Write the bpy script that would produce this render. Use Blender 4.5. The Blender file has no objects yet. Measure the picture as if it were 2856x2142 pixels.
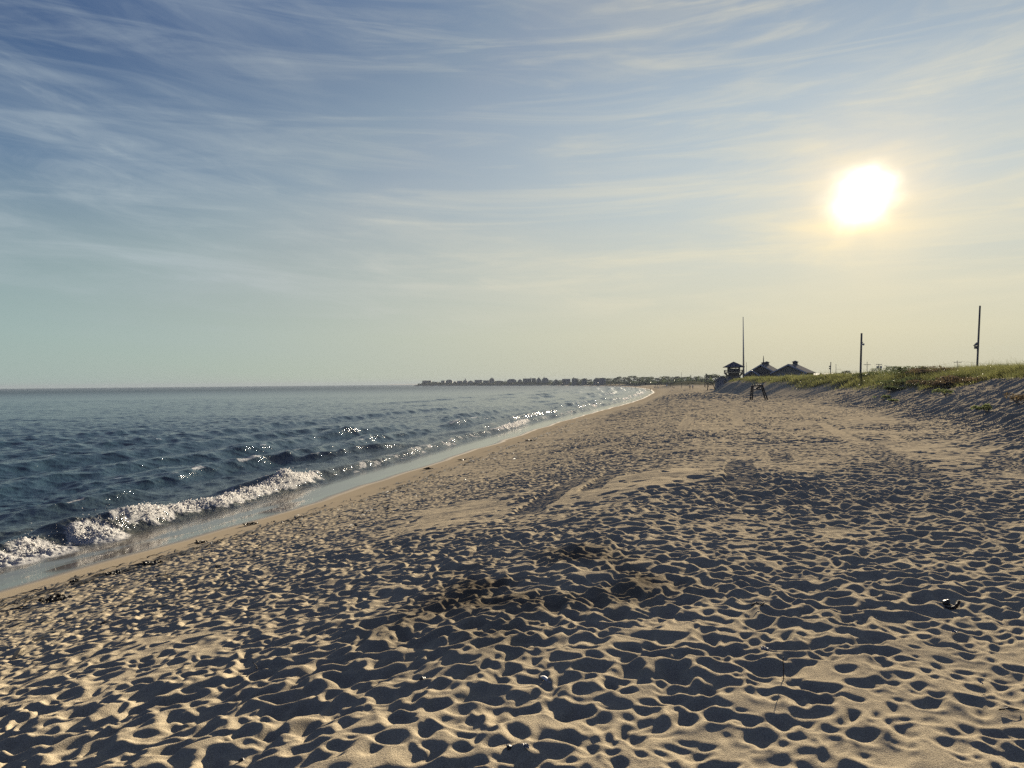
import bpy, bmesh, math, random
import numpy as np
from mathutils import Matrix, Vector

random.seed(7)
RNG = np.random.default_rng(11)
SC = bpy.context.scene
COL = SC.collection
F = 2080.0                       # focal length in photo pixels
CAM_Z = 4.6
EXPO = 2.1
SUN_STRENGTH = 5.0

# ------------------------------------------------------------------ camera
CAM_R = Matrix.Rotation(math.radians(90 - 0.063), 3, 'X') @ Matrix.Rotation(math.radians(-0.548), 3, 'Z')


def ray(px, py):
    return (CAM_R @ Vector(((px - 1428) / F, (1071 - py) / F, -1.0))).normalized()


def at_z(px, py, z):
    d = ray(px, py)
    t = (z - CAM_Z) / d.z
    return Vector((d.x * t, d.y * t, z))


def at_y(px, py, y):
    """Point of the place at depth y that the photo shows at (px, py)."""
    d = ray(px, py)
    t = y / d.y
    return Vector((d.x * t, y, CAM_Z + d.z * t))


cam = bpy.data.objects.new('camera', bpy.data.cameras.new('camera'))
COL.objects.link(cam)
cam.data.lens = 36 * F / 2856
cam.data.sensor_width = 36
cam.data.clip_start = 0.05
cam.data.clip_end = 30000
cam.matrix_world = Matrix.Translation((0, 0, CAM_Z)) @ CAM_R.to_4x4()
SC.camera = cam

SUN_DIR = ray(2405, 548)
SUN_EL = math.asin(SUN_DIR.z)
SUN_AZ = math.atan2(SUN_DIR.x, SUN_DIR.y)

# ------------------------------------------------------------------ helpers


def lin(r, g, b):
    f = lambda c: (c / 12.92 if c <= 0.04045 else ((c + 0.055) / 1.055) ** 2.4)
    return (f(r / 255), f(g / 255), f(b / 255), 1.0)


def tag(o, label=None, cat=None, group=None, kind=None):
    if label: o['label'] = label
    if cat: o['category'] = cat
    if group: o['group'] = group
    if kind: o['kind'] = kind
    return o


def empty(name, loc, rz=0.0):
    o = bpy.data.objects.new(name, None)
    COL.objects.link(o)
    o.location = loc
    o.rotation_euler = (0, 0, rz)
    o.empty_display_size = 0.2
    return o


def link_mesh(name, me, mat=None, parent=None, loc=None):
    o = bpy.data.objects.new(name, me)
    COL.objects.link(o)
    if mat is not None and not me.materials:
        for m in (mat if isinstance(mat, (list, tuple)) else [mat]):
            me.materials.append(m)
    if parent: o.parent = parent
    if loc is not None: o.location = loc
    return o


def np_mesh(name, verts, faces, smooth=False, attrs=None, mats=None):
    """verts (n,3); faces: list of int arrays (m,3) or (m,4)."""
    me = bpy.data.meshes.new(name)
    verts = np.ascontiguousarray(verts, dtype=np.float32)
    me.vertices.add(len(verts))
    me.vertices.foreach_set('co', verts.ravel())
    loops, starts, tot = [], [], 0
    for fa in faces:
        k = fa.shape[1]
        loops.append(np.asarray(fa, dtype=np.int32).ravel())
        starts.append(tot + np.arange(len(fa), dtype=np.int32) * k)
        tot += fa.size
    loops = np.concatenate(loops); starts = np.concatenate(starts)
    me.loops.add(len(loops)); me.loops.foreach_set('vertex_index', loops)
    me.polygons.add(len(starts)); me.polygons.foreach_set('loop_start', starts)
    if mats is not None:
        me.polygons.foreach_set('material_index', np.asarray(mats, dtype=np.int32))
    me.update(calc_edges=True)
    if smooth:
        me.polygons.foreach_set('use_smooth', np.ones(len(starts), dtype=bool))
    for k, v in (attrs or {}).items():
        v = np.asarray(v, dtype=np.float32)
        if v.ndim == 2:
            a = me.attributes.new(k, 'FLOAT_COLOR', 'POINT'); a.data.foreach_set('color', v.ravel())
        else:
            a = me.attributes.new(k, 'FLOAT', 'POINT'); a.data.foreach_set('value', v)
    return me


def sstep(a, b, x):
    t = np.clip((x - a) / (b - a), 0, 1)
    return t * t * (3 - 2 * t)


HTAB = np.random.default_rng(99).random((1024, 1024)).astype(np.float32)


def hash2(ix, iy, seed):
    return HTAB[(iy + seed * 131) & 1023, (ix + seed * 57) & 1023]


def vnoise(x, y, seed=0):
    x = np.asarray(x, dtype=np.float32); y = np.asarray(y, dtype=np.float32)
    ix = np.floor(x); iy = np.floor(y)
    fx = x - ix; fy = y - iy
    fx = fx * fx * (3 - 2 * fx); fy = fy * fy * (3 - 2 * fy)
    ix = ix.astype(np.int32); iy = iy.astype(np.int32)
    a = hash2(ix, iy, seed); b = hash2(ix + 1, iy, seed)
    c = hash2(ix, iy + 1, seed); d = hash2(ix + 1, iy + 1, seed)
    return ((a + (b - a) * fx) * (1 - fy) + (c + (d - c) * fx) * fy) * 2 - 1


def fbm(x, y, seed=0, oct=4, gain=0.5):
    s = 0; a = 1.0; n = 0
    for i in range(oct):
        s = s + a * vnoise(x * 2 ** i + 17.3 * i, y * 2 ** i - 9.1 * i, seed + i)
        n += a; a *= gain
    return s / n


# ---- materials
def new_mat(name):
    m = bpy.data.materials.new(name)
    m.use_nodes = True
    nt = m.node_tree
    nt.nodes.clear()
    out = nt.nodes.new('ShaderNodeOutputMaterial')
    return m, nt.nodes, nt.links, out


def nd(n, t, **kw):
    x = n.new(t)
    for k, v in kw.items():
        if k == 'inp':
            for kk, vv in v.items(): x.inputs[kk].default_value = vv
        else:
            setattr(x, k, v)
    return x


def pbr(name, color, rough=0.7, var=0.25, scale=3.0, spec=0.3, metal=0.0, stretch=(1, 1, 1), translucent=0.0, bump=0.0):
    """weathered surface: base colour broken up by two noises."""
    m, n, l, out = new_mat(name)
    b = nd(n, 'ShaderNodeBsdfPrincipled', inp={'Roughness': rough, 'Metallic': metal})
    b.inputs['Specular IOR Level'].default_value = spec
    tc = nd(n, 'ShaderNodeTexCoord')
    mp = nd(n, 'ShaderNodeMapping'); mp.inputs['Scale'].default_value = stretch
    l.new(tc.outputs['Object'], mp.inputs[0])
    no = nd(n, 'ShaderNodeTexNoise', inp={'Scale': scale, 'Detail': 6.0, 'Roughness': 0.65})
    l.new(mp.outputs[0], no.inputs['Vector'])
    mx = nd(n, 'ShaderNodeMix', data_type='RGBA')
    c = Vector(color[:3])
    mx.inputs[6].default_value = (*(c * (1 - var)), 1)
    mx.inputs[7].default_value = (*(c * (1 + var)), 1)
    l.new(no.outputs['Fac'], mx.inputs[0])
    l.new(mx.outputs[2], b.inputs['Base Color'])
    if bump:
        bp = nd(n, 'ShaderNodeBump', inp={'Strength': bump, 'Distance': 0.02})
        l.new(no.outputs['Fac'], bp.inputs['Height']); l.new(bp.outputs[0], b.inputs['Normal'])
    sh = b
    if translucent:
        t = nd(n, 'ShaderNodeBsdfTranslucent')
        l.new(mx.outputs[2], t.inputs[0])
        ms = nd(n, 'ShaderNodeMixShader', inp={0: translucent})
        l.new(b.outputs[0], ms.inputs[1]); l.new(t.outputs[0], ms.inputs[2])
        sh = ms
    l.new(sh.outputs[0], out.inputs[0])
    return m


# ------------------------------------------------------------------ sky and sun
def build_world():
    w = bpy.data.worlds.new('World'); SC.world = w; w.use_nodes = True
    n = w.node_tree.nodes; l = w.node_tree.links
    bg = n['Background']; bg.inputs[1].default_value = 0.1
    k = 10.0 / 2 ** EXPO

    def M(op, a, b=None, c=None, clamp=False):
        x = nd(n, 'ShaderNodeMath', operation=op, use_clamp=clamp)
        for i, v in enumerate((a, b, c)):
            if v is None: continue
            if isinstance(v, (int, float)): x.inputs[i].default_value = v
            else: l.new(v, x.inputs[i])
        return x.outputs[0]

    def ramp(fac, stops):
        r = nd(n, 'ShaderNodeValToRGB')
        e = r.color_ramp.elements
        e[0].position, e[0].color = stops[0]
        e[1].position, e[1].color = stops[-1]
        for p, c in stops[1:-1]:
            x = e.new(p); x.color = c
        l.new(fac, r.inputs[0])
        return r.outputs[0]

    def mixc(f, a, b, blend='MIX'):
        x = nd(n, 'ShaderNodeMix', data_type='RGBA', blend_type=blend)
        for i, v in ((0, f), (6, a), (7, b)):
            if isinstance(v, (int, float)): x.inputs[i].default_value = v
            elif isinstance(v, tuple): x.inputs[i].default_value = v
            else: l.new(v, x.inputs[i])
        return x.outputs[2]

    def smooth(x, a, b):
        r = nd(n, 'ShaderNodeMapRange', interpolation_type='SMOOTHSTEP', inp={1: a, 2: b})
        l.new(x, r.inputs[0])
        return r.outputs[0]

    tc = nd(n, 'ShaderNodeTexCoord')
    V = tc.outputs['Generated']
    sep = nd(n, 'ShaderNodeSeparateXYZ'); l.new(V, sep.inputs[0])
    z = M('MAXIMUM', sep.outputs[2], 0.0)
    el = M('MULTIPLY', M('ARCSINE', M('MINIMUM', z, 1.0)), 180 / math.pi / 90)      # 0..1 = 0..90 deg
    dt = nd(n, 'ShaderNodeVectorMath', operation='DOT_PRODUCT'); l.new(V, dt.inputs[0]); dt.inputs[1].default_value = SUN_DIR
    gam = M('MULTIPLY', M('ARCCOSINE', M('MINIMUM', dt.outputs['Value'], 1.0)), 180 / math.pi)

    sky = nd(n, 'ShaderNodeTexSky', sky_type='NISHITA', sun_disc=False)
    sky.sun_elevation = SUN_EL; sky.sun_rotation = SUN_AZ; sky.air_density = 1.0; sky.dust_density = 1.5; sky.ozone_density = 1.5

    away = ramp(el, [(0.0, lin(158, 178, 172)), (0.04, lin(150, 173, 171)), (0.10, lin(132, 154, 162)), (0.165, lin(88, 117, 148)), (0.25, lin(42, 76, 122)), (0.5, lin(34, 70, 128)), (1.0, lin(22, 52, 112))])
    near = ramp(el, [(0.0, lin(206, 198, 168)), (0.04, lin(216, 210, 182)), (0.09, lin(205, 208, 196)), (0.15, lin(190, 202, 206)), (0.22, lin(170, 188, 202)), (0.30, lin(138, 160, 184)), (0.5, lin(50, 90, 148)), (1.0, lin(22, 52, 112))])
    fg = smooth(gam, 64.0, 0.0)
    base = mixc(fg, away, near)
    # the sky opposite the low sun is a deeper, darker blue
    base = mixc(smooth(gam, 58.0, 118.0), base, mixc(1.0, base, (0.10, 0.30, 0.88, 1), 'MULTIPLY'))
    # thin high cloud: streaks that sag towards the middle of the bay (angles of the sky, not of the picture)
    az = M('ARCTAN2', sep.outputs[0], sep.outputs[1])
    ele = M('ARCSINE', M('MINIMUM', z, 1.0))
    da = M('SUBTRACT', az, 0.12)
    vv = M('DIVIDE', ele, M('ADD', M('MULTIPLY', M('MULTIPLY', da, da), 0.75), 1.0))
    cmb = nd(n, 'ShaderNodeCombineXYZ'); l.new(az, cmb.inputs[0]); l.new(vv, cmb.inputs[1])

    def layer(rot, scale, nscale, detail, dist, rough, off):
        mp = nd(n, 'ShaderNodeMapping')
        mp.inputs['Rotation'].default_value = (0, 0, math.radians(rot))
        mp.inputs['Scale'].default_value = (*scale, 1)
        mp.inputs['Location'].default_value = off
        l.new(cmb.outputs[0], mp.inputs[0])
        no = nd(n, 'ShaderNodeTexNoise', inp={'Scale': nscale, 'Detail': detail, 'Roughness': rough, 'Distortion': dist})
        l.new(mp.outputs[0], no.inputs['Vector'])
        return no.outputs['Fac']

    big = layer(-6, (1.3, 6.5), 1.0, 5.0, 0.7, 0.55, (8.3, 4.4, 0))
    streak = layer(-5, (2.2, 22.0), 1.0, 8.0, 0.9, 0.58, (5.4, 2.9, 0))
    fine = layer(7, (7.0, 34.0), 1.0, 10.0, 0.8, 0.64, (7.4, 2.2, 0))
    band = layer(0, (0.9, 11.0), 1.0, 5.0, 0.4, 0.5, (1.0, 9.0, 0))
    cm2 = nd(n, 'ShaderNodeCombineXYZ'); l.new(az, cm2.inputs[0]); l.new(ele, cm2.inputs[1])
    mp2 = nd(n, 'ShaderNodeMapping'); mp2.inputs['Scale'].default_value = (2.6, 27.0, 1); mp2.inputs['Rotation'].default_value = (0, 0, 0.06); mp2.inputs['Location'].default_value = (2.2, 7.7, 0)
    l.new(cm2.outputs[0], mp2.inputs[0])
    flatc = nd(n, 'ShaderNodeTexNoise', inp={'Scale': 1.0, 'Detail': 9.0, 'Roughness': 0.6, 'Distortion': 1.1}); l.new(mp2.outputs[0], flatc.inputs['Vector'])
    c3 = M('MULTIPLY', smooth(flatc.outputs['Fac'], 0.42, 0.72), smooth(ele, 0.06, 0.16))
    c1 = M('MULTIPLY', smooth(streak, 0.36, 0.66), smooth(big, 0.30, 0.60))
    c2 = M('MULTIPLY', smooth(fine, 0.44, 0.72), smooth(big, 0.36, 0.62))
    cl = M('ADD', M('ADD', M('MULTIPLY', c1, 0.32), M('MULTIPLY', c2, 0.36)), M('MULTIPLY', c3, 0.42), clamp=True)
    cl = M('ADD', cl, M('MULTIPLY', smooth(big, 0.35, 0.75), 0.08), clamp=True)
    cl = M('MULTIPLY', cl, smooth(z, 0.02, 0.12))
    ccol = mixc(smooth(gam, 52.0, 6.0), lin(176, 188, 194), lin(240, 228, 194))
    col = mixc(M('MULTIPLY', cl, 0.7), base, ccol)
    # yellow lit cloud bank low over the land
    lowb = M('MULTIPLY', M('MULTIPLY', smooth(ele, 0.055, 0.095), smooth(ele, 0.20, 0.13)), M('MULTIPLY', smooth(fine, 0.34, 0.66), smooth(gam, 42.0, 14.0)))
    cl = M('ADD', cl, M('MULTIPLY', lowb, 0.9), clamp=True)
    # two old contrails spreading over the land
    for (p0, p1, wd, st) in (((1700, 838), (2856, 712), 0.0035, 0.5), ((2380, 830), (2856, 752), 0.006, 0.3), ((2680, 660), (2856, 634), 0.006, 0.45)):
        d0 = ray(*p0); d1 = ray(*p1)
        a0, e0 = math.atan2(d0.x, d0.y), math.asin(d0.z)
        a1_, e1 = math.atan2(d1.x, d1.y), math.asin(d1.z)
        sl_ = (e1 - e0) / (a1_ - a0)
        dev = M('ADD', M('SUBTRACT', ele, M('ADD', M('MULTIPLY', M('SUBTRACT', az, a0), sl_), e0)), M('MULTIPLY', M('SUBTRACT', fine, 0.5), 0.012))
        line = M('EXPONENT', M('MULTIPLY', M('POWER', M('DIVIDE', M('ABSOLUTE', dev), wd), 2.0), -1.0))
        line = M('MULTIPLY', line, M('MULTIPLY', smooth(az, a0 - 0.02, a0 + 0.2), st))
        cl = M('ADD', cl, line, clamp=True)
    # clearer blue-green bands low over the horizon
    bd = M('MULTIPLY', smooth(band, 0.55, 0.75), M('MULTIPLY', smooth(z, 0.02, 0.05), smooth(z, 0.26, 0.12)))
    col = mixc(M('MULTIPLY', bd, 0.35), col, lin(150, 182, 196))
    # aureole of the sun seen through the thin cloud
    wob = M('MULTIPLY', M('SUBTRACT', layer(0, (10.0, 13.0), 1.0, 4.0, 0.5, 0.5, (0.3, 0.2, 0)), 0.5), 2.6)
    g2 = M('ADD', gam, wob)
    glow = M('EXPONENT', M('MULTIPLY', M('POWER', M('DIVIDE', g2, 1.15), 2.0), -1.0))
    glow2 = M('EXPONENT', M('MULTIPLY', M('DIVIDE', g2, 2.1), -1.0))
    glow3 = M('EXPONENT', M('MULTIPLY', M('DIVIDE', gam, 9.0), -1.0))
    a1 = mixc(glow, (0, 0, 0, 1), (6.0, 5.6, 4.6, 1))
    a2 = mixc(glow2, (0, 0, 0, 1), (0.95, 0.52, 0.04, 1))
    a3 = mixc(glow3, (0, 0, 0, 1), (0.07, 0.05, 0.01, 1))
    col = mixc(1.0, col, a1, 'ADD'); col = mixc(1.0, col, a2, 'ADD'); col = mixc(1.0, col, a3, 'ADD')
    sc = nd(n, 'ShaderNodeVectorMath', operation='SCALE'); l.new(col, sc.inputs[0]); sc.inputs['Scale'].default_value = k
    ns = nd(n, 'ShaderNodeVectorMath', operation='MINIMUM'); l.new(sky.outputs[0], ns.inputs[0]); ns.inputs[1].default_value = (4.6, 4.4, 3.6)
    fin = mixc(0.025, sc.outputs[0], ns.outputs[0])
    l.new(fin, bg.inputs[0])
    w.cycles.sampling_method = 'AUTOMATIC'


build_world()
sl = bpy.data.lights.new('sun', 'SUN')
sl.energy = SUN_STRENGTH; sl.angle = math.radians(0.7); sl.color = (1.0, 0.86, 0.66)
so = bpy.data.objects.new('sun', sl); COL.objects.link(so)
so.location = (200, 400, 200)
so.rotation_euler = SUN_DIR.to_track_quat('Z', 'Y').to_euler()

vs = SC.view_settings
vs.view_transform = 'Standard'; vs.look = 'None'; vs.gamma = 1; vs.use_curve_mapping = False
vs.exposure = EXPO
SC.render.film_transparent = False
SC.cycles.use_denoising = False
SC.cycles.use_adaptive_sampling = False
SC.cycles.max_bounces = 6
SC.cycles.diffuse_bounces = 0
SC.cycles.volume_bounces = 0
SC.cycles.sample_clamp_indirect = 6.0
# ------------------------------------------------------------------ plan of the place
def ground_pts(lst, z):
    return [tuple(at_z(px, py, z)[:2]) for px, py in lst]


SHORE_PX = [(0, 1585), (150, 1548), (300, 1513), (500, 1462), (700, 1410), (850, 1366), (1000, 1322), (1150, 1280), (1300, 1237),
            (1430, 1199), (1550, 1166), (1640, 1145), (1720, 1126), (1775, 1109), (1805, 1096), (1802, 1088), (1780, 1083), (1750, 1079.6), (1700, 1077.6),
            (1600, 1076.3), (1540, 1075.9), (1430, 1076.2), (1330, 1076.5), (1240, 1076.9), (1150, 1077.5)]
SHORE = ground_pts(SHORE_PX, 0.0)
d0 = np.array(SHORE[0]) - np.array(SHORE[3]); d0 = d0 / np.linalg.norm(d0)
SHORE = [tuple(np.array(SHORE[0]) + d0 * 120 + np.array([-25, 0])), tuple(np.array(SHORE[0]) + d0 * 40 + np.array([-3, 0])), tuple(np.array(SHORE[0]) + d0 * 15)] + SHORE
tipx, tipy = SHORE[-1]
SHORE += [(tipx - 12, tipy + 60), (tipx + 30, tipy + 200), (tipx + 250, tipy + 420), (tipx + 900, tipy + 900), (4000, 4200)]
LAND_CLOSE = [(6000, 4200), (6000, -400), (SHORE[0][0], -400)]
TOE = [(8, -120), (8.2, 0), (9.5, 12), (13.5, 23), (19.5, 36), (27, 58), (33.5, 84), (39, 118), (43, 150), (48, 180), (56, 198), (69, 222), (84, 260), (104, 330),
       (128, 420), (155, 520), (185, 640), (225, 800), (300, 960), (420, 1200), (900, 1800)]
TOE_CLOSE = [(6000, 1800), (6000, -120)]


def poly_sd(P, close, X, Y):
    """signed distance (positive inside the closed outline) and length along the open line."""
    sh = X.shape
    x = X.ravel().astype(np.float32); y = Y.ravel().astype(np.float32)
    best = np.full(x.shape, 1e12, np.float32); tl = np.zeros_like(x); acc = 0.0
    for (ax, ay), (bx, by) in zip(P[:-1], P[1:]):
        ux, uy = bx - ax, by - ay
        L2 = ux * ux + uy * uy; L = math.sqrt(L2)
        t = np.clip(((x - ax) * ux + (y - ay) * uy) / L2, 0, 1)
        d = (x - ax - t * ux) ** 2 + (y - ay - t * uy) ** 2
        m = d < best
        best = np.where(m, d, best); tl = np.where(m, acc + t * L, tl)
        acc += L
    ins = np.zeros(x.shape, bool)
    Q = list(P) + list(close)
    for i in range(len(Q)):
        (ax, ay), (bx, by) = Q[i], Q[(i + 1) % len(Q)]
        if ay == by: continue
        c = ((ay > y) != (by > y)) & (x < (bx - ax) * (y - ay) / (by - ay) + ax)
        ins ^= c
    s = np.sqrt(best) * np.where(ins, 1, -1)
    return s.reshape(sh), tl.reshape(sh)


PS = np.array([-400, -60, -8, -3, 0, 1.3, 2.6, 4.0, 6, 9.5, 13, 16.5, 22, 60, 4000], np.float32)
PZ = np.array([-9, -4, -0.75, -0.25, 0, 0.06, 0.17, 0.42, 0.88, 1.5, 2.25, 2.85, 3.0, 3.05, 3.1], np.float32)
DS = np.array([-500, 0, 1.5, 4, 7, 10, 14, 20, 40, 120, 5000], np.float32)
DZ = np.array([0, 0, 0.28, 1.15, 2.15, 2.75, 3.0, 2.95, 2.7, 1.6, 1.2], np.float32)


def plan(X, Y):
    s, ts = poly_sd(SHORE, LAND_CLOSE, X, Y)
    d, td = poly_sd(TOE, TOE_CLOSE, X, Y)
    return s, ts, d, td


def base_z(X, Y, s, ts, d, td):
    bs = np.interp(Y, [-200, 14, 30, 60, 110, 400, 5000], [1.0, 1.0, 0.87, 0.73, 0.66, 0.62, 0.6]).astype(np.float32)
    z = np.interp(s + 0.25 * fbm(ts * 0.12, s * 0.0, 5, 2), PS, PZ).astype(np.float32)
    z = np.where(s > 0, z * bs, z)
    # dune ridge along the land side
    hh = np.interp(td, [0, 120, 135, 160, 180, 215, 262, 300, 312, 335, 420, 470, 560, 3000],
                   [0.7, 0.85, 0.95, 1.0, 1.02, 1.0, 1.04, 1.05, 1.05, 0.8, 0.3, 0.5, 0.45, 0.4]).astype(np.float32)
    dd = (d + 1.6 * fbm(td * 0.07, d * 0.05, 21, 3)) * np.interp(td, [0, 220, 285, 345, 400], [1, 1, 1.9, 1.9, 1.2])
    dz = np.interp(dd, DS, DZ).astype(np.float32) * hh
    hum = fbm(X * 0.11, Y * 0.11, 31, 3)
    dz = dz + sstep(3, 10, d) * hum * 0.55 * np.where(Y < 260, 1, 0.6)
    z = z + dz * sstep(2200, 1500, Y)
    # separate mound far along the beach, and the low bank behind the far beach
    mx, my = at_y(1925, 1070, 420)[:2]
    z = z + 2.9 * np.exp(-(((X - mx) / 13) ** 2 + ((Y - my) / 22) ** 2))
    bank = sstep(16, 34, s) * sstep(700, 900, Y) * 2.4 + sstep(6, 11, s) * sstep(1180, 1300, Y) * 1.6
    z = z + np.where(s > 0, bank, 0)
    z = z + sstep(400, 1500, s) * 8 * sstep(100, 500, Y)
    return z


# ------------------------------------------------------------------ trampled sand, stamped foot by foot
def in_px_poly(poly, X, Y, Z):
    """plan points that lie inside a patch outlined on the beach (outline given as ground points)."""
    ins = np.zeros(X.shape, bool)
    for i in range(len(poly)):
        (ax, ay), (bx, by) = poly[i], poly[(i + 1) % len(poly)]
        if ay == by: continue
        ins ^= ((ay > Y) != (by > Y)) & (X < (bx - ax) * (Y - ay) / (by - ay) + ax)
    return ins


def soft_patch(px_poly, X, Y, z, soft):
    P = ground_pts(px_poly, z)
    s, _ = poly_sd(P + [P[0]], [], X, Y)
    return sstep(-soft, soft, s)


# ground of even, lightly marked sand; churned damp sand; wheel tracks (outlines read off the photo, used as plan outlines)
FLAT_PX = [[(1540, 1340), (1760, 1328), (2060, 1326), (2020, 1395), (1860, 1420), (1700, 1450), (1440, 1440), (1380, 1400)],
           [(1130, 1330), (1500, 1330), (1480, 1380), (1300, 1440), (1000, 1440), (1010, 1390)],
           [(2400, 1265), (2856, 1240), (2856, 1400), (2500, 1395)],
           [(250, 1660), (560, 1640), (600, 1720), (420, 1790), (200, 1760)],
           [(2350, 1150), (2500, 1160), (2520, 1180), (2330, 1185)]]
DAMP_PX = [[(1290, 1500), (1560, 1482), (1880, 1560), (1900, 1600), (1700, 1640), (1420, 1660), (1180, 1640), (1080, 1690), (1040, 1640), (1200, 1560)],
           [(1270, 1690), (1330, 1690), (1420, 1740), (1340, 1760)]]
TRACKS_PX = [[(1455, 1432), (1620, 1330), 0.62], [(1640, 1385), (1705, 1330), 0.5], [(2050, 1410), (2062, 1330), 0.62], [(2570, 1405), (2390, 1255), 0.7], [(2390, 1255), (2290, 1180), 0.6],
             [(1900, 1180), (1930, 1150), 0.7], [(2060, 1180), (2050, 1130), 0.7], [(2180, 1330), (2160, 1290), 0.5], [(2530, 1270), (2480, 1230), 0.5], [(2860, 1380), (2760, 1335), 0.6]]


def build_relief(x0, x1, y0, y1, res, per_m2, seed):
    nx = int((x1 - x0) / res); ny = int((y1 - y0) / res)
    xs = (x0 + (np.arange(nx) + 0.5) * res).astype(np.float32); ys = (y0 + (np.arange(ny) + 0.5) * res).astype(np.float32)
    rng = np.random.default_rng(seed)
    # coarse plan fields, sampled back up
    cs = max(1, int(0.25 / res))
    Xc, Yc = np.meshgrid(xs[::cs], ys[::cs])
    s, ts, d, td = plan(Xc, Yc)
    flat = np.zeros_like(Xc)
    for p in FLAT_PX: flat = np.maximum(flat, soft_patch(p, Xc, Yc, 2.6, 0.9) * (0.8 if p[0][0] == 2400 else 1.0))
    flat = np.maximum(flat, 0.5 * sstep(0.28, 0.5, fbm(Xc * 0.16 + 3, Yc * 0.09, 77, 3)) * sstep(15, 24, Yc))
    damp = np.zeros_like(Xc)
    for p in DAMP_PX: damp = np.maximum(damp, soft_patch(p, Xc, Yc, 3.0, 0.5))
    damp = damp * sstep(-0.45, 0.0, fbm(Xc * 0.9, Yc * 0.9, 66, 3))
    trod = sstep(5.2, 7.2, s + 0.7 * fbm(ts * 0.35, s * 0.2, 8, 3))
    amp = trod * (1 - 0.97 * flat)
    up = lambda A: np.repeat(np.repeat(A, cs, 0), cs, 1)[:ny, :nx]
    h = np.zeros((ny, nx), np.float32)
    X, Y = np.meshgrid(xs, ys)
    ampf = up(amp); dunef = up(sstep(1.0, 4.0, d)); dampf = up(damp); flatf = up(flat); trodf = up(trod)
    h += 0.045 * fbm(X * 0.9, Y * 0.9, seed + 3, 3) * trodf + 0.05 * fbm(X * 0.25, Y * 0.25, seed + 9, 2) * trodf
    dpt = np.interp(d, [-6, 2, 8], [1.0, 0.8, 0.8])
    n = int((x1 - x0) * (y1 - y0) * per_m2)
    fx = rng.uniform(x0, x1, n); fy = rng.uniform(y0, y1, n)
    ok_s = amp[np.clip(((fy - y0) / res / cs).astype(int), 0, amp.shape[0] - 1), np.clip(((fx - x0) / res / cs).astype(int), 0, amp.shape[1] - 1)]
    dz_ = d[np.clip(((fy - y0) / res / cs).astype(int), 0, amp.shape[0] - 1), np.clip(((fx - x0) / res / cs).astype(int), 0, amp.shape[1] - 1)]
    dm_ = damp[np.clip(((fy - y0) / res / cs).astype(int), 0, amp.shape[0] - 1), np.clip(((fx - x0) / res / cs).astype(int), 0, amp.shape[1] - 1)]
    s_ = s[np.clip(((fy - y0) / res / cs).astype(int), 0, amp.shape[0] - 1), np.clip(((fx - x0) / res / cs).astype(int), 0, amp.shape[1] - 1)]
    keep = rng.random(n) < ok_s
    sz_ = 1.08 + 0.55 * fbm(fx * 0.35, fy * 0.35, seed + 5, 2)
    if True:               # only what lies within the widest view of the camera
        keep &= np.abs(np.arctan2(fx, fy)) < 0.75
    for i in np.nonzero(keep)[0]:
        dune = dz_[i] > 1.5
        if dune and rng.random() > 0.22: continue
        if dune:
            a = rng.uniform(0.6, 2.4); b = rng.uniform(0.13, 0.26); ang = math.radians(rng.normal(24, 9)); dep = rng.uniform(0.10, 0.19) * (0.3 if fy[i] > 95 else 1)
        else:
            a = (0.050 + 0.075 * rng.random() ** 1.7) * sz_[i]; b = a * rng.uniform(0.5, 0.85); ang = math.radians(rng.normal(15, 48)); dep = a * rng.uniform(0.28, 0.54) * (2.4 if res > 0.03 else 0.9)
            if s_[i] < 10: dep *= 0.65; a *= 0.85; b *= 0.85
            if dm_[i] > 0.4: a *= 0.8; dep *= 1.25
        if not dune and i < n * 0.12:      # broad shallow hollows first, feet on top of them
            a *= 1.9; b *= 1.6; dep *= 0.85
        w = int(a * 1.75 / res) + 1
        ci = int((fy[i] - y0) / res); cj = int((fx[i] - x0) / res)
        i0, i1, j0, j1 = max(0, ci - w), min(ny, ci + w + 1), max(0, cj - w), min(nx, cj + w + 1)
        if i1 - i0 < 2 or j1 - j0 < 2: continue
        yy = (np.arange(i0, i1) - ci)[:, None] * res; xx = (np.arange(j0, j1) - cj)[None, :] * res
        ca, sa = math.cos(ang), math.sin(ang)
        u = (xx * ca + yy * sa) / a; v = (-xx * sa + yy * ca) / b
        r = np.sqrt(u * u + v * v) * (1 + 0.13 * np.sin(3 * np.arctan2(v, u) + i))
        patch = h[i0:i1, j0:j1]
        bowl = np.clip(1 - r ** 2.2, 0, 1)
        rim = np.exp(-((r - 1.12) / 0.20) ** 2)
        mk = np.clip((1.12 - r) / 0.3, 0, 1)
        c0 = patch[ci - i0 if ci - i0 < patch.shape[0] else -1, cj - j0 if cj - j0 < patch.shape[1] else -1]
        tgt = (c0 * 0.35) - dep * bowl
        h[i0:i1, j0:j1] = patch * (1 - 0.7 * mk) + (tgt * 0.7 - dep * 0.12 * bowl) * mk + rim * dep * 0.20
    # loose sand settles to its angle of repose; damp sand stands steeper and crumbly
    mxd = res * ((0.60 if res < 0.03 else 1.0) + 0.5 * dampf)
    for k in range(int(0.16 / res) if res < 0.03 else 3):
        for ax in (0, 1):
            df = np.diff(h, axis=ax)
            lim = mxd[1:, :] if ax == 0 else mxd[:, 1:]
            ex = (df - np.clip(df, -lim, lim)) * 0.27
            if ax == 0:
                h[:-1, :] += ex; h[1:, :] -= ex
            else:
                h[:, :-1] += ex; h[:, 1:] -= ex
    if res < 0.03:         # soft dry edges
        for k in range(2):
            h[1:-1, :] = 0.25 * h[:-2, :] + 0.5 * h[1:-1, :] + 0.25 * h[2:, :]
            h[:, 1:-1] = 0.25 * h[:, :-2] + 0.5 * h[:, 1:-1] + 0.25 * h[:, 2:]
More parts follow.
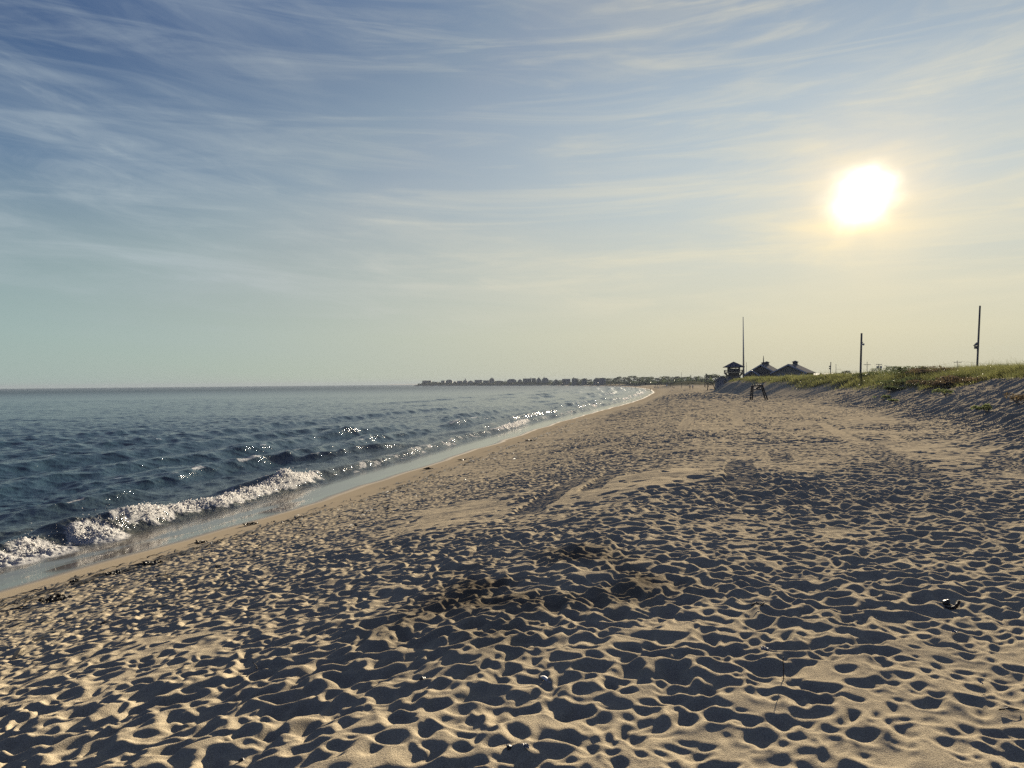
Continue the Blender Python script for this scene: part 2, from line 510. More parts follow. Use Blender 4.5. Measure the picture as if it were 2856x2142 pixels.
    h += trodf * 0.016 * fbm(X * 2.6, Y * 3.4, seed + 33, 2)
    rough = fbm(X * 9, Y * 9, seed + 40, 3)
    h += dampf * (0.022 * np.abs(rough) + 0.010 * fbm(X * 26, Y * 26, seed + 50, 2))
    h += trodf * (0.0028 * fbm(X * 14, Y * 14, seed + 60, 3) + 0.010 * np.clip(fbm(X * 5, Y * 5, seed + 61, 3) - 0.25, 0, 1))
    h += up(sstep(15, 9, s)) * trodf * 0.035 * np.clip(fbm(X * 11, Y * 11, seed + 64, 3) - 0.22, 0, 1)
    # gritty crust on the lower beach
    low = up(sstep(5.4, 6.4, s) * sstep(13, 9, s))
    h += low * 0.012 * np.clip(fbm(X * 16, Y * 16, seed + 70, 3), -0.2, 1)
    # wheel tracks: sunken strips of cleat marks
    for (p0, p1, wd) in TRACKS_PX:
        a_ = at_z(p0[0], p0[1], 2.55); b_ = at_z(p1[0], p1[1], 2.45)
        ux, uy = b_.x - a_.x, b_.y - a_.y; L = math.hypot(ux, uy); ux /= L; uy /= L
        if max(a_.x, b_.x) < x0 - 1 or min(a_.x, b_.x) > x1 + 1 or max(a_.y, b_.y) < y0 - 1 or min(a_.y, b_.y) > y1 + 1: continue
        i0 = max(0, int((min(a_.y, b_.y) - 1 - y0) / res)); i1 = min(ny, int((max(a_.y, b_.y) + 1 - y0) / res))
        j0 = max(0, int((min(a_.x, b_.x) - 1 - x0) / res)); j1 = min(nx, int((max(a_.x, b_.x) + 1 - x0) / res))
        if i1 <= i0 or j1 <= j0: continue
        xx = X[i0:i1, j0:j1] - a_.x; yy = Y[i0:i1, j0:j1] - a_.y
        al = xx * ux + yy * uy; ac = -xx * uy + yy * ux + 0.08 * fbm(al * 0.4, al * 0, 3, 2)
        m = sstep(wd / 2, wd / 2 - 0.07, np.abs(ac)) * sstep(-0.5, 0.5, al) * sstep(L + 0.5, L - 0.5, al)
        rut = -0.045 + 0.022 * np.sin(al * 2 * math.pi / 0.17 + 0.6 * np.sin(ac * 9)) + 0.006 * fbm(xx * 8, yy * 8, 12, 2)
        edge = np.exp(-((np.abs(ac) - wd / 2 - 0.05) / 0.06) ** 2) * sstep(-0.5, 0.5, al) * sstep(L + 0.5, L - 0.5, al)
        sub = h[i0:i1, j0:j1]
        h[i0:i1, j0:j1] = sub * (1 - 0.9 * m) + rut * m + 0.012 * edge * fbm(xx * 3, yy * 3, 13, 2)
    h[:, :] = h * 1.0
    return dict(h=h, damp=damp, x0=x0, y0=y0, res=res, cs=cs, x1=x1, y1=y1)


def sample_map(Mp, key, X, Y):
    A = Mp[key]; r = Mp['res'] * (Mp['cs'] if key != 'h' else 1)
    fx = np.clip((X - Mp['x0']) / r - 0.5, 0, A.shape[1] - 1.001); fy = np.clip((Y - Mp['y0']) / r - 0.5, 0, A.shape[0] - 1.001)
    ix = fx.astype(np.int32); iy = fy.astype(np.int32); fx = fx - ix; fy = fy - iy
    return (A[iy, ix] * (1 - fx) + A[iy, ix + 1] * fx) * (1 - fy) + (A[iy + 1, ix] * (1 - fx) + A[iy + 1, ix + 1] * fx) * fy


MAP_A = build_relief(-14, 16, 1.0, 24, 0.0125, 105.0, 101)
MAP_B = build_relief(-16, 70, 19, 150, 0.04, 34.0, 202)


def relief(X, Y):
    X, Y = X + 0.045 * vnoise(X * 3.1, Y * 3.1, 401) + 0.02 * vnoise(X * 8, Y * 8, 402), Y + 0.045 * vnoise(X * 3.1, Y * 3.1, 403) + 0.02 * vnoise(X * 8, Y * 8, 404)
    wa = sstep(23.5, 20.5, Y) * sstep(15.5, 13.5, X) * sstep(-13.8, -12.5, X) * sstep(1.05, 1.6, Y)
    wb = sstep(149, 130, Y) * sstep(19.2, 21.5, Y + np.clip(np.abs(X - 1) - 11, 0, 9)) * sstep(69.8, 66, X) * sstep(-15.8, -14.5, X)
    a = sample_map(MAP_A, 'h', X, Y) * wa
    b = sample_map(MAP_B, 'h', X, Y) * np.minimum(wb, 1 - wa)
    dm = np.maximum(sample_map(MAP_A, 'damp', X, Y) * wa, sample_map(MAP_B, 'damp', X, Y) * wb)
    return a + b, dm


# ------------------------------------------------------------------ polar sheets round the viewer (fine near, coarse far)
def polar(rs, az):
    R, A = np.meshgrid(rs, az, indexing='ij')
    return (R * np.sin(A)).astype(np.float32), (R * np.cos(A)).astype(np.float32)


def grid_faces(nr, na, mask_v, wrap=False):
    idx = np.arange(nr * na, dtype=np.int32).reshape(nr, na)
    a, b, c, d = idx[:-1, :-1], idx[:-1, 1:], idx[1:, 1:], idx[1:, :-1]
    q = np.stack([a, b, c, d], -1).reshape(-1, 4)[:, ::-1]
    if mask_v is not None:
        mv = mask_v.ravel()
        q = q[mv[q].any(1)]
    return q


def compact(V, q, attrs):
    used = np.zeros(len(V), bool); used[q.ravel()] = True
    remap = np.cumsum(used) - 1
    return V[used], remap[q].astype(np.int32), {k: v[used] for k, v in attrs.items()}


def seq(a, b, ratio):
    n = int(math.ceil(math.log(b / a) / math.log(1 + ratio)))
    return a * (b / a) ** (np.arange(n) / n)


AZ_IN = np.radians(np.arange(-39.5, 39.5, 0.082))
AZ = np.concatenate([np.radians(np.arange(-180, -60, 4.0)), np.radians(np.arange(-60, -39.5, 0.5)), AZ_IN, np.radians(np.arange(39.5, 60, 0.5)), np.radians(np.arange(60, 180.1, 4.0))])
R_LAND = np.concatenate([seq(0.2, 2.4, 0.1), seq(2.4, 60, 0.0024), seq(60, 300, 0.0024), seq(300, 700, 0.004), seq(700, 2000, 0.011), seq(2000, 6500, 0.06)])

X, Y = polar(R_LAND, AZ)
S, TS, D, TD = plan(X, Y)
Z0 = base_z(X, Y, S, TS, D, TD)
rel, dm = relief(X, Y)
far_rel = (0.55 * (np.abs(fbm(X * 0.9, Y * 0.9, 90, 3)) - 0.22) + 0.15 * fbm(X * 2.3, Y * 2.3, 95, 2)) * sstep(45, 120, Y) * sstep(6, 10, S) * sstep(3.0, -1.0, D) * (0.45 + 0.55 * sstep(-0.3, 0.3, fbm(X * 0.06, Y * 0.02, 96, 3))) * sstep(700, 300, Y)
Zg = Z0 + rel + far_rel
def grass_line(td):
    return (np.interp(td, [120, 160, 185, 215, 250, 300, 305, 318], [8.0, 7.6, 6.0, 4.2, 3.6, 3.4, 3.0, 9.0]) + np.interp(td, [0, 240, 280], [2.2, 2.0, 1.2]) * fbm(td * 0.06, td * 0, 44, 3)).astype(np.float32)


GRASS_ON = D - grass_line(TD)
VEG = sstep(0, 2.5, GRASS_ON) * np.where(Y > 20, 1, 0) * sstep(2, 8, S)
BANK = sstep(14, 30, S) * sstep(720, 900, Y)
VEG = np.maximum(VEG, BANK); VEG = np.maximum(VEG, sstep(6, 12, S) * sstep(1180, 1300, Y))
mnd = np.exp(-(((X - at_y(1925, 1070, 420).x) / 13) ** 2 + ((Y - 420) / 22) ** 2))
VEG = np.maximum(VEG, 0.85 * sstep(0.15, 0.5, mnd + 0.15 * fbm(X * 0.3, Y * 0.3, 97, 3)))
WETN = 0.55 * fbm(TS * 0.22, TS * 0, 15, 3)
WET = sstep(3.0, 2.2, S + WETN)
MOIST = sstep(6.6, 5.0, S + 0.5 * WETN) * 0.75
MOIST = np.maximum(MOIST, 0)
V = np.stack([X.ravel(), Y.ravel(), Zg.ravel()], 1)
keep = (S > -9)
q = grid_faces(*X.shape, keep)
V, q, at = compact(V, q, dict(wet=WET.ravel(), moist=MOIST.ravel(), damp=dm.ravel(), veg=VEG.ravel(), grit=(sstep(30, 6, np.hypot(X, Y)) + 0 * X).ravel()))
land_me = np_mesh('sand_beach', V, [q], smooth=True, attrs=at)


def sand_material():
    m, n, l, out = new_mat('sand')
    b = nd(n, 'ShaderNodeBsdfPrincipled', inp={'Roughness': 0.95})
    b.inputs['Diffuse Roughness'].default_value = 0.3
    tc = nd(n, 'ShaderNodeTexCoord')

    def A(name):
        x = nd(n, 'ShaderNodeAttribute', attribute_name=name); return x.outputs['Fac']

    def noise(scale, det=5.0, rough=0.6):
        x = nd(n, 'ShaderNodeTexNoise', inp={'Scale': scale, 'Detail': det, 'Roughness': rough}); l.new(tc.outputs['Object'], x.inputs['Vector']); return x.outputs['Fac']

    def mixc(f, a, c):
        x = nd(n, 'ShaderNodeMix', data_type='RGBA')
        for i, v in ((0, f), (6, a), (7, c)):
            if isinstance(v, (int, float, tuple)): x.inputs[i].default_value = v
            else: l.new(v, x.inputs[i])
        return x.outputs[2]

    def rng(v, a, c, o0=0.0, o1=1.0):
        r = nd(n, 'ShaderNodeMapRange', inp={1: a, 2: c, 3: o0, 4: o1}); l.new(v, r.inputs[0]); return r.outputs[0]

    grain = noise(150.0, 3.0, 0.7); speck = noise(70.0, 4.0, 0.75); big = noise(0.35, 5.0)
    c = mixc(rng(grain, 0.3, 0.7), (0.215, 0.182, 0.126, 1), (0.54, 0.460, 0.322, 1))
    c = mixc(rng(big, 0.3, 0.7, 0.0, 0.35), c, (0.28, 0.235, 0.165, 1))
    c = mixc(rng(speck, 0.66, 0.74, 0, 0.6), c, (0.10, 0.085, 0.065, 1))
    c = mixc(A('damp'), c, (0.07, 0.058, 0.042, 1))
    c = mixc(A('moist'), c, (0.34, 0.28, 0.19, 1))
    c = mixc(A('wet'), c, (0.10, 0.082, 0.058, 1))
    vg = mixc(rng(noise(2.2, 6.0), 0.35, 0.65), (0.030, 0.036, 0.016, 1), (0.085, 0.085, 0.040, 1))
    c = mixc(A('veg'), c, vg)
    l.new(c, b.inputs['Base Color'])
    r = nd(n, 'ShaderNodeMix', data_type='FLOAT'); l.new(A('wet'), r.inputs[0]); r.inputs[2].default_value = 0.95; r.inputs[3].default_value = 0.07
    l.new(r.outputs[0], b.inputs['Roughness'])
    sp = nd(n, 'ShaderNodeMix', data_type='FLOAT'); l.new(A('wet'), sp.inputs[0]); sp.inputs[2].default_value = 0.0; sp.inputs[3].default_value = 0.6
    l.new(sp.outputs[0], b.inputs['Specular IOR Level'])
    bp = nd(n, 'ShaderNodeBump', inp={'Distance': 0.008})
    inv = nd(n, 'ShaderNodeMath', operation='MULTIPLY_ADD', inp={1: -0.86, 2: 0.9}); l.new(A('wet'), inv.inputs[0]); 
    gr = nd(n, 'ShaderNodeMath', operation='MULTIPLY'); l.new(inv.outputs[0], gr.inputs[0]); l.new(A('grit'), gr.inputs[1]); l.new(gr.outputs[0], bp.inputs['Strength'])
    l.new(noise(110.0, 6.0, 0.7), bp.inputs['Height'])
    l.new(bp.outputs[0], b.inputs['Normal'])
    l.new(b.outputs[0], out.inputs[0])
    return m


sand = link_mesh('sand_beach', land_me, sand_material())
tag(sand, 'pale trampled sand beach running up to the grassy dune', 'beach', kind='structure')


def ground_z(x, y):
    xa = np.array([x], np.float32); ya = np.array([y], np.float32)
    s, ts, d, td = plan(xa, ya)
    r_, _ = relief(xa, ya)
    return float((base_z(xa, ya, s, ts, d, td) + r_)[0])


def ground_zs(x, y):
    s, ts, d, td = plan(x, y)
    r_, _ = relief(x, y)
    return base_z(x, y, s, ts, d, td) + r_, s, ts, d, td


def on_ground(px, py, zlo=-1.0, zhi=9.0):
    """the point of the ground that the photo shows at (px, py)."""
    dr = ray(px, py)
    ys = np.concatenate([np.linspace(2, 60, 1200), np.linspace(60, 400, 1500), np.linspace(400, 1800, 1200)]).astype(np.float32)
    t = ys / dr.y
    xs = t * dr.x; zs = CAM_Z + t * dr.z
    g = ground_zs(xs.astype(np.float32), ys)[0]
    k = np.argmax(g >= zs)
    return Vector((float(xs[k]), float(ys[k]), float(g[k])))
# ------------------------------------------------------------------ the sea
R_SEA = np.concatenate([seq(7.0, 60, 0.0024), seq(60, 300, 0.0032), seq(300, 1500, 0.010), seq(1500, 6500, 0.035)])
AZ_S = np.concatenate([np.radians(np.arange(-150, -60, 3.0)), np.radians(np.arange(-60, -39.5, 0.5)), np.radians(np.arange(-39.5, 20, 0.082)), np.radians(np.arange(20, 60, 2.0))])
X, Y = polar(R_SEA, AZ_S)
S, TS, D, TD = plan(X, Y)
Rr = np.hypot(X, Y)
dr = np.interp(Rr, [0, 60, 61, 300, 301, 1500, 1501, 9000], [0, 0.144, 0.19, 0.96, 3.0, 15, 50, 300])
sea = np.minimum(S, 0)
depthf = sstep(0.3, -7.0, S)
z = np.zeros_like(X); dx = np.zeros_like(X); dy = np.zeros_like(X)
rngw = np.random.default_rng(5)
for k in range(72):
    lam = 0.28 * (6.0 / 0.28) ** (k / 71.0)
    th = math.radians(-25 + rngw.normal(0, 38))           # travel direction, towards the shore
    a = 0.0100 * lam ** 0.74 * rngw.uniform(0.6, 1.3) * (0.48 if lam > 2.2 else 1.0)
    kx, ky = math.cos(th) * 2 * math.pi / lam, math.sin(th) * 2 * math.pi / lam
    w = np.clip((lam / np.maximum(dr, 1e-3) - 2.0) / 2.0, 0, 1)
    ph = kx * X + ky * Y + rngw.uniform(0, 6.28)
    z += (a * w) * np.cos(ph)
    sn = np.sin(ph) * (0.75 * a) * w
    dx -= math.cos(th) * sn; dy -= math.sin(th) * sn
grp = 0.75 + 0.5 * fbm(X * 0.05, Y * 0.05, 19, 3)
z *= grp * (0.35 + 0.65 * depthf); dx *= depthf; dy *= depthf
# swell lines that steepen as they near the beach
foam = np.zeros_like(X)
wob = 0.9 * fbm(TS * 0.07, TS * 0, 61, 3) + 0.25 * fbm(TS * 0.5, TS * 0, 62, 2)
for (s0, A, wback, wfront, nf, sd, thr, dist) in ((-1.5, 0.30, 1.1, 0.42, 0.10, 71, -0.6, 0), (-4.2, 0.50, 1.3, 0.5, 0.055, 72, 0.0, 0), (-8.5, 0.50, 1.6, 0.6, 0.05, 73, 0.05, 0), (-13.5, 0.45, 2.2, 0.9, 0.045, 74, 0.0, 0),
                                        (-20.0, 0.42, 2.4, 1.0, 0.04, 75, 0.0, 0), (-29.0, 0.38, 2.6, 1.2, 0.035, 76, 0.0, 0), (-40.0, 0.28, 2.8, 1.4, 0.03, 77, 0.0, 0), (-54.0, 0.26, 3.0, 1.5, 0.03, 78, 0.0, 0)):
    p = S - s0 - (0.9 * fbm(TS * 0.09, TS * 0, 171, 2) if s0 == -1.5 else 0) - wob * (1 + 0.06 * abs(s0)) - 1.2 * fbm(TS * nf * 0.8, TS * 0, sd + 100, 2) * (abs(s0) > 2)
    en = np.clip((fbm(TS * nf, TS * 0 + s0, sd, 3) - thr + 0.28) * 2.2, 0, 1)
    f = np.where(p < 0, np.exp(-(p / wback) ** 2), np.exp(-(p / wfront) ** 2))
    sc_ = 1 + 1.2 * sstep(150, 350, Y) * (abs(s0) > 10)
    z += A * en * f * sc_ - 0.12 * A * en * np.exp(-((p - 2.2 * wfront) / (1.4 * wfront)) ** 2)
    if s0 == -1.5:
        rollp, rollen = p, en
    elif abs(s0) < 9:      # feathering crests here and there
        cr = np.exp(-((p - 0.1) / 0.28) ** 2) * sstep(0.62, 0.9, en) * sstep(-0.1, 0.35, vnoise(TS * 0.9, S * 0.9, 33))
        foam = np.maximum(foam, 0.55 * cr)
# single swells caught in the photo: low ridges with a steep dark front
for (p0, p1, A, wb, wf_) in (((770, 1290), (1165, 1239), 0.44, 1.2, 0.42), ((560, 1388), (850, 1345), 0.36, 0.8, 0.34), ((20, 1520), (430, 1440), 0.36, 1.1, 0.42), ((10, 1452), (430, 1372), 0.34, 1.3, 0.5),
                             ((640, 1267), (790, 1251), 0.36, 1.5, 0.5), ((890, 1220), (1010, 1208), 0.34, 1.6, 0.6), ((1205, 1216), (1320, 1204), 0.27, 1.6, 0.6), ((180, 1365), (560, 1302), 0.26, 1.5, 0.6),
                             ((1250, 1190), (1420, 1168), 0.34, 1.8, 0.7), ((350, 1240), (560, 1222), 0.3, 1.8, 0.7), ((0, 1290), (300, 1262), 0.26, 1.8, 0.7), ((1440, 1160), (1560, 1140), 0.4, 2.0, 0.8)):
    a_, b_ = at_z(*p0, 0.1), at_z(*p1, 0.1)
    ux, uy = b_.x - a_.x, b_.y - a_.y; L_ = math.hypot(ux, uy); ux /= L_; uy /= L_
    u_ = ((X - a_.x) * ux + (Y - a_.y) * uy) / L_; v_ = (X - a_.x) * uy - (Y - a_.y) * ux
    v_ = v_ - 0.35 * fbm(u_ * L_ * 0.25, u_ * 0, int(p0[0]), 2)
    en = sstep(-0.15, 0.25, u_) * sstep(1.15, 0.75, u_) * (0.75 + 0.35 * vnoise(u_ * L_ * 0.5, u_ * 0, 44))
    z += A * en * np.where(v_ < 0, np.exp(-(v_ / wb) ** 2), np.exp(-(v_ / wf_) ** 2))
    foam = np.maximum(foam, 0.62 * en * np.exp(-((v_ - 0.02) / 0.13) ** 2) * sstep(0.1, 0.5, vnoise(u_ * L_ * 1.3, u_ * 0, 91)))
# the tumbling white roller along the edge
bod = np.where(rollp < 0, np.exp(-(rollp / 0.40) ** 2), np.exp(-(rollp / 0.85) ** 2))
burst = np.zeros_like(X)
for px_, py_, hh_, ww_ in ((275, 1505, 1.0, 0.75), (120, 1545, 0.8, 0.8), (320, 1497, 0.5, 0.5), (40, 1570, 0.6, 0.7)):
    q_ = at_z(px_, py_, 0.0)
    burst = np.maximum(burst, hh_ * np.exp(-((X - q_.x) ** 2 + (Y - q_.y) ** 2) / ww_ ** 2))
brk = 0.20 + 0.80 * sstep(-0.25, 0.40, fbm(TS * 0.13, TS * 0, 81, 4)) * np.interp(Y, [0, 18, 22, 25, 60, 400], [1, 1, 0.8, 0.36, 0.40, 0.5])
lump = 0.5 * fbm(X * 2.2, Y * 2.2, 82, 3) + 0.35 * np.abs(fbm(X * 6.5, Y * 6.5, 83, 3)) + 0.22 * np.abs(vnoise(X * 17, Y * 17, 84))
z += bod * brk * (0.04 + 0.34 * np.clip(lump + 0.15, 0, 1)) + 0.34 * burst * np.clip(0.55 + lump, 0.1, 1.3)
fm = bod * brk
fb = np.where(rollp < 0, np.exp(-(rollp / 0.38) ** 2), np.exp(-(rollp / 0.85) ** 2))
fm = fb * np.clip(brk * 1.25, 0, 1)
foam = np.maximum(foam, np.clip(burst * 1.6, 0, 1))
foam = np.maximum(foam, sstep(0.28, 0.62, fm + 0.22 * fbm(X * 3.0, Y * 3.0, 85, 4)) * sstep(0.02, 0.10, fm))
# remains of foam drifting just seaward and on the swash
lace = sstep(0.18, 0.40, fbm(X * 1.7, Y * 1.7, 86, 5)) * sstep(-4.5, -1.5, S) * sstep(0.3, -0.8, S) * 0.55
foam = np.maximum(foam, lace)
# swash film over the sand
gz = np.interp(S, PS, PZ) * np.interp(Y, [-200, 14, 30, 60, 110, 400, 5000], [1.0, 1.0, 0.87, 0.73, 0.66, 0.62, 0.6])
edge = 2.45 + 0.55 * fbm(TS * 0.12, TS * 0, 91, 3) + 0.12 * fbm(TS * 0.9, TS * 0, 92, 2)
film = gz + 0.030 * sstep(edge, edge - 1.3, S) - 0.012 + 0.010 * vnoise(X * 0.9, Y * 2.0, 93) * sstep(0.5, 0, S)
wf = sstep(-0.4, 0.9, S)
z = np.where(S > -0.4, np.maximum(z * (1 - wf), film), z)
foam = np.maximum(foam, 0.85 * np.exp(-((S - edge + 0.16) / 0.07) ** 2) * sstep(0.1, 0.5, fbm(TS * 0.25, TS * 0, 94, 3)))
mo = sstep(500, 1200, Rr)
z = z * (1 - 0.7 * mo)
shallow = sstep(-9.0, 0.6, S) * sstep(900, 500, Y)
Vv = np.stack([(X + dx * (S < -1)).ravel(), (Y + dy * (S < -1)).ravel(), z.ravel()], 1)
keep = (S < edge - 0.02)
q = grid_faces(*X.shape, None)
kv = keep.ravel(); q = q[kv[q].all(1)]
film_a = sstep(-0.6, 0.8, S)
Vv, q, at = compact(Vv, q, dict(foam=foam.ravel(), shallow=shallow.ravel(), film=film_a.ravel(), rgh=(0.10 + 0.25 * sstep(30, 900, Rr)).ravel()))
sea_me = np_mesh('sea_water', Vv, [q], smooth=True, attrs=at)


def water_material():
    m, n, l, out = new_mat('sea_water')
    tc = nd(n, 'ShaderNodeTexCoord')

    def A(name):
        x = nd(n, 'ShaderNodeAttribute', attribute_name=name); return x.outputs['Fac']

    def noise(scale, det=4.0, rough=0.6, stretch=None):
        x = nd(n, 'ShaderNodeTexNoise', inp={'Scale': scale, 'Detail': det, 'Roughness': rough})
        mp = nd(n, 'ShaderNodeMapping'); mp.inputs['Rotation'].default_value = (0, 0, math.radians(20))
        mp.inputs['Scale'].default_value = stretch or (1, 1, 1)
        l.new(tc.outputs['Object'], mp.inputs[0]); l.new(mp.outputs[0], x.inputs['Vector']); return x.outputs['Fac']

    def mixc(f, a, c):
        x = nd(n, 'ShaderNodeMix', data_type='RGBA')
        for i, v in ((0, f), (6, a), (7, c)):
            if isinstance(v, (int, float, tuple)): x.inputs[i].default_value = v
            else: l.new(v, x.inputs[i])
        return x.outputs[2]

    def M(op, a, b=None):
        x = nd(n, 'ShaderNodeMath', operation=op)
        for i, v in enumerate((a, b)):
            if v is None: continue
            if isinstance(v, (int, float)): x.inputs[i].default_value = v
            else: l.new(v, x.inputs[i])
        return x.outputs[0]

    b = nd(n, 'ShaderNodeBsdfPrincipled', inp={'Roughness': 0.06, 'IOR': 1.45})
    l.new(A('rgh'), b.inputs['Roughness'])
    sl_ = nd(n, 'ShaderNodeMapRange', inp={1: 0.06, 2: 0.35, 3: 0.75, 4: 0.13}); l.new(A('rgh'), sl_.inputs[0]); l.new(sl_.outputs[0], b.inputs['Specular IOR Level'])
    c = mixc(A('shallow'), (0.011, 0.027, 0.038, 1), (0.030, 0.033, 0.026, 1))
    c = mixc(A('film'), c, (0.075, 0.064, 0.047, 1))
    l.new(c, b.inputs['Base Color'])
    h = M('ADD', M('MULTIPLY', noise(3.6, 6.0, 0.62, (1.0, 0.55, 1)), 1.0), M('MULTIPLY', noise(15.0, 4.0, 0.6), 0.22))
    bp = nd(n, 'ShaderNodeBump', inp={'Distance': 0.11})
    st = M('MULTIPLY', M('SUBTRACT', 1.0, M('MULTIPLY', A('film'), 0.97)), 0.75)
    l.new(st, bp.inputs['Strength'])
    l.new(h, bp.inputs['Height']); l.new(bp.outputs[0], b.inputs['Normal'])
    # foam
    fd = nd(n, 'ShaderNodeBsdfDiffuse', inp={0: (0.90, 0.90, 0.88, 1)})
    ft = nd(n, 'ShaderNodeBsdfTranslucent', inp={0: (0.92, 0.91, 0.88, 1)})
    fs = nd(n, 'ShaderNodeMixShader', inp={0: 0.65}); l.new(fd.outputs[0], fs.inputs[1]); l.new(ft.outputs[0], fs.inputs[2])
    br = M('SUBTRACT', noise(9.0, 6.0, 0.7), 0.5)
    fac = M('ADD', A('foam'), M('MULTIPLY', br, M('MULTIPLY', A('foam'), 1.6)))
    rr = nd(n, 'ShaderNodeMapRange', inp={1: 0.36, 2: 0.56}); l.new(fac, rr.inputs[0])
    fb = nd(n, 'ShaderNodeBump', inp={'Strength': 0.8, 'Distance': 0.05}); l.new(noise(22.0, 5.0, 0.7), fb.inputs['Height']); l.new(fb.outputs[0], fd.inputs['Normal'])
    ms = nd(n, 'ShaderNodeMixShader'); l.new(rr.outputs[0], ms.inputs[0]); l.new(b.outputs[0], ms.inputs[1]); l.new(fs.outputs[0], ms.inputs[2])
    l.new(ms.outputs[0], out.inputs[0])
    return m


WATER_MAT = water_material()
seaob = link_mesh('sea_water', sea_me, WATER_MAT)
tag(seaob, 'choppy blue grey sea with small waves breaking along the beach', 'sea', kind='structure')
# ------------------------------------------------------------------ mesh builder for built things
class MB:
    def __init__(self):
        self.v = []; self.f = []

    def add(self, vs, fs):
        o = len(self.v)
        self.v += [tuple(p) for p in vs]; self.f += [tuple(i + o for i in q) for q in fs]
        return self

    def box(self, c, s, rz=0.0, rx=0.0, ry=0.0):
        R = Matrix.Rotation(rz, 3, 'Z') @ Matrix.Rotation(ry, 3, 'Y') @ Matrix.Rotation(rx, 3, 'X')
        vs = [Vector(c) + R @ Vector((sx * s[0] / 2, sy * s[1] / 2, sz * s[2] / 2)) for sz in (-1, 1) for sx, sy in ((-1, -1), (1, -1), (1, 1), (-1, 1))]
        return self.add(vs, [(3, 2, 1, 0), (4, 5, 6, 7), (0, 1, 5, 4), (1, 2, 6, 5), (2, 3, 7, 6), (3, 0, 4, 7)])

    def tube(self, p, q, r0, r1=None, n=8, sq=False):
        p, q = Vector(p), Vector(q); r1 = r0 if r1 is None else r1
        d = (q - p).normalized()
        a = d.orthogonal().normalized() if abs(d.z) < 0.9 else d.cross(Vector((0, 1, 0))).normalized()
        if abs(d.z) < 0.9: a = d.cross(Vector((0, 0, 1))).normalized()
        b = d.cross(a)
        n = 4 if sq else n; off = math.pi / 4 if sq else 0
        k = math.sqrt(2) if sq else 1
        vs = []
        for (c, r) in ((p, r0 * k), (q, r1 * k)):
            for i in range(n):
                t = off + 2 * math.pi * i / n
                vs.append(c + a * (r * math.cos(t)) + b * (r * math.sin(t)))
        fs = [(i, (i + 1) % n, n + (i + 1) % n, n + i) for i in range(n)] + [tuple(range(n))[::-1], tuple(range(n, 2 * n))]
        return self.add(vs, fs)

    def path(self, pts, r, n=6):
        for a, b in zip(pts[:-1], pts[1:]): self.tube(a, b, r, r, n)
        return self

    def gable_roof(self, x0, x1, y0, y1, z, h, over=0.4, th=0.14):
        """ridge along y"""
        xm = (x0 + x1) / 2
        sl = h / ((x1 - x0) / 2)
        for sg, xe in ((-1, x0), (1, x1)):
            xo = xe + sg * over; zo = z - sl * over
            n = Vector((sg * sl, 0, 1)).normalized() * th
            a = [Vector((xm, y0 - over, z + h)), Vector((xm, y1 + over, z + h)), Vector((xo, y1 + over, zo)), Vector((xo, y0 - over, zo))]
            up = [p + Vector((0, 0, th * 1.15)) if i < 2 else p + n for i, p in enumerate(a)]
            vs = a + up
            fs = [(0, 1, 2, 3), (7, 6, 5, 4), (0, 4, 5, 1), (1, 5, 6, 2), (2, 6, 7, 3), (3, 7, 4, 0)]
            if sg > 0: fs = [q[::-1] for q in fs]
            self.add(vs, fs)
        return self

    def hip_roof(self, x0, x1, y0, y1, z, h, over=0.4, ridge=0.3):
        X0, X1, Y0, Y1 = x0 - over, x1 + over, y0 - over, y1 + over
        lx = (X1 - X0); ly = (Y1 - Y0)
        xm, ym = (X0 + X1) / 2, (Y0 + Y1) / 2
        if lx >= ly: r = [(xm - lx * ridge / 2, ym, z + h), (xm + lx * ridge / 2, ym, z + h)]
        else: r = [(xm, ym - ly * ridge / 2, z + h), (xm, ym + ly * ridge / 2, z + h)]
        th = 0.12
        vs = [(X0, Y0, z), (X1, Y0, z), (X1, Y1, z), (X0, Y1, z), (X0, Y0, z + th), (X1, Y0, z + th), (X1, Y1, z + th), (X0, Y1, z + th)] + r
        fs = [(3, 2, 1, 0), (0, 1, 5, 4), (1, 2, 6, 5), (2, 3, 7, 6), (3, 0, 4, 7)]
        if lx >= ly: fs += [(4, 5, 9, 8), (5, 6, 9), (6, 7, 8, 9), (7, 4, 8)]
        else: fs += [(4, 5, 8), (5, 6, 9, 8), (6, 7, 9), (7, 4, 8, 9)]
        return self.add(vs, fs)

    def gable_body(self, x0, x1, y0, y1, z0, z1, h):
        xm = (x0 + x1) / 2
        vs = [(x0, y0, z0), (x1, y0, z0), (x1, y1, z0), (x0, y1, z0), (x0, y0, z1), (x1, y0, z1), (x1, y1, z1), (x0, y1, z1), (xm, y0, z1 + h), (xm, y1, z1 + h)]
        fs = [(3, 2, 1, 0), (0, 1, 5, 8, 4), (1, 2, 6, 5), (2, 3, 7, 9, 6), (3, 0, 4, 7), (4, 8, 9, 7), (8, 5, 6, 9)]
        return self.add(vs, fs)

    def build(self, name, mat, parent=None, smooth=False):
        me = bpy.data.meshes.new(name)
        me.from_pydata([tuple(p) for p in self.v], [], self.f)
        me.update()
        if smooth: me.polygons.foreach_set('use_smooth', [True] * len(me.polygons))
        return link_mesh(name, me, mat, parent)


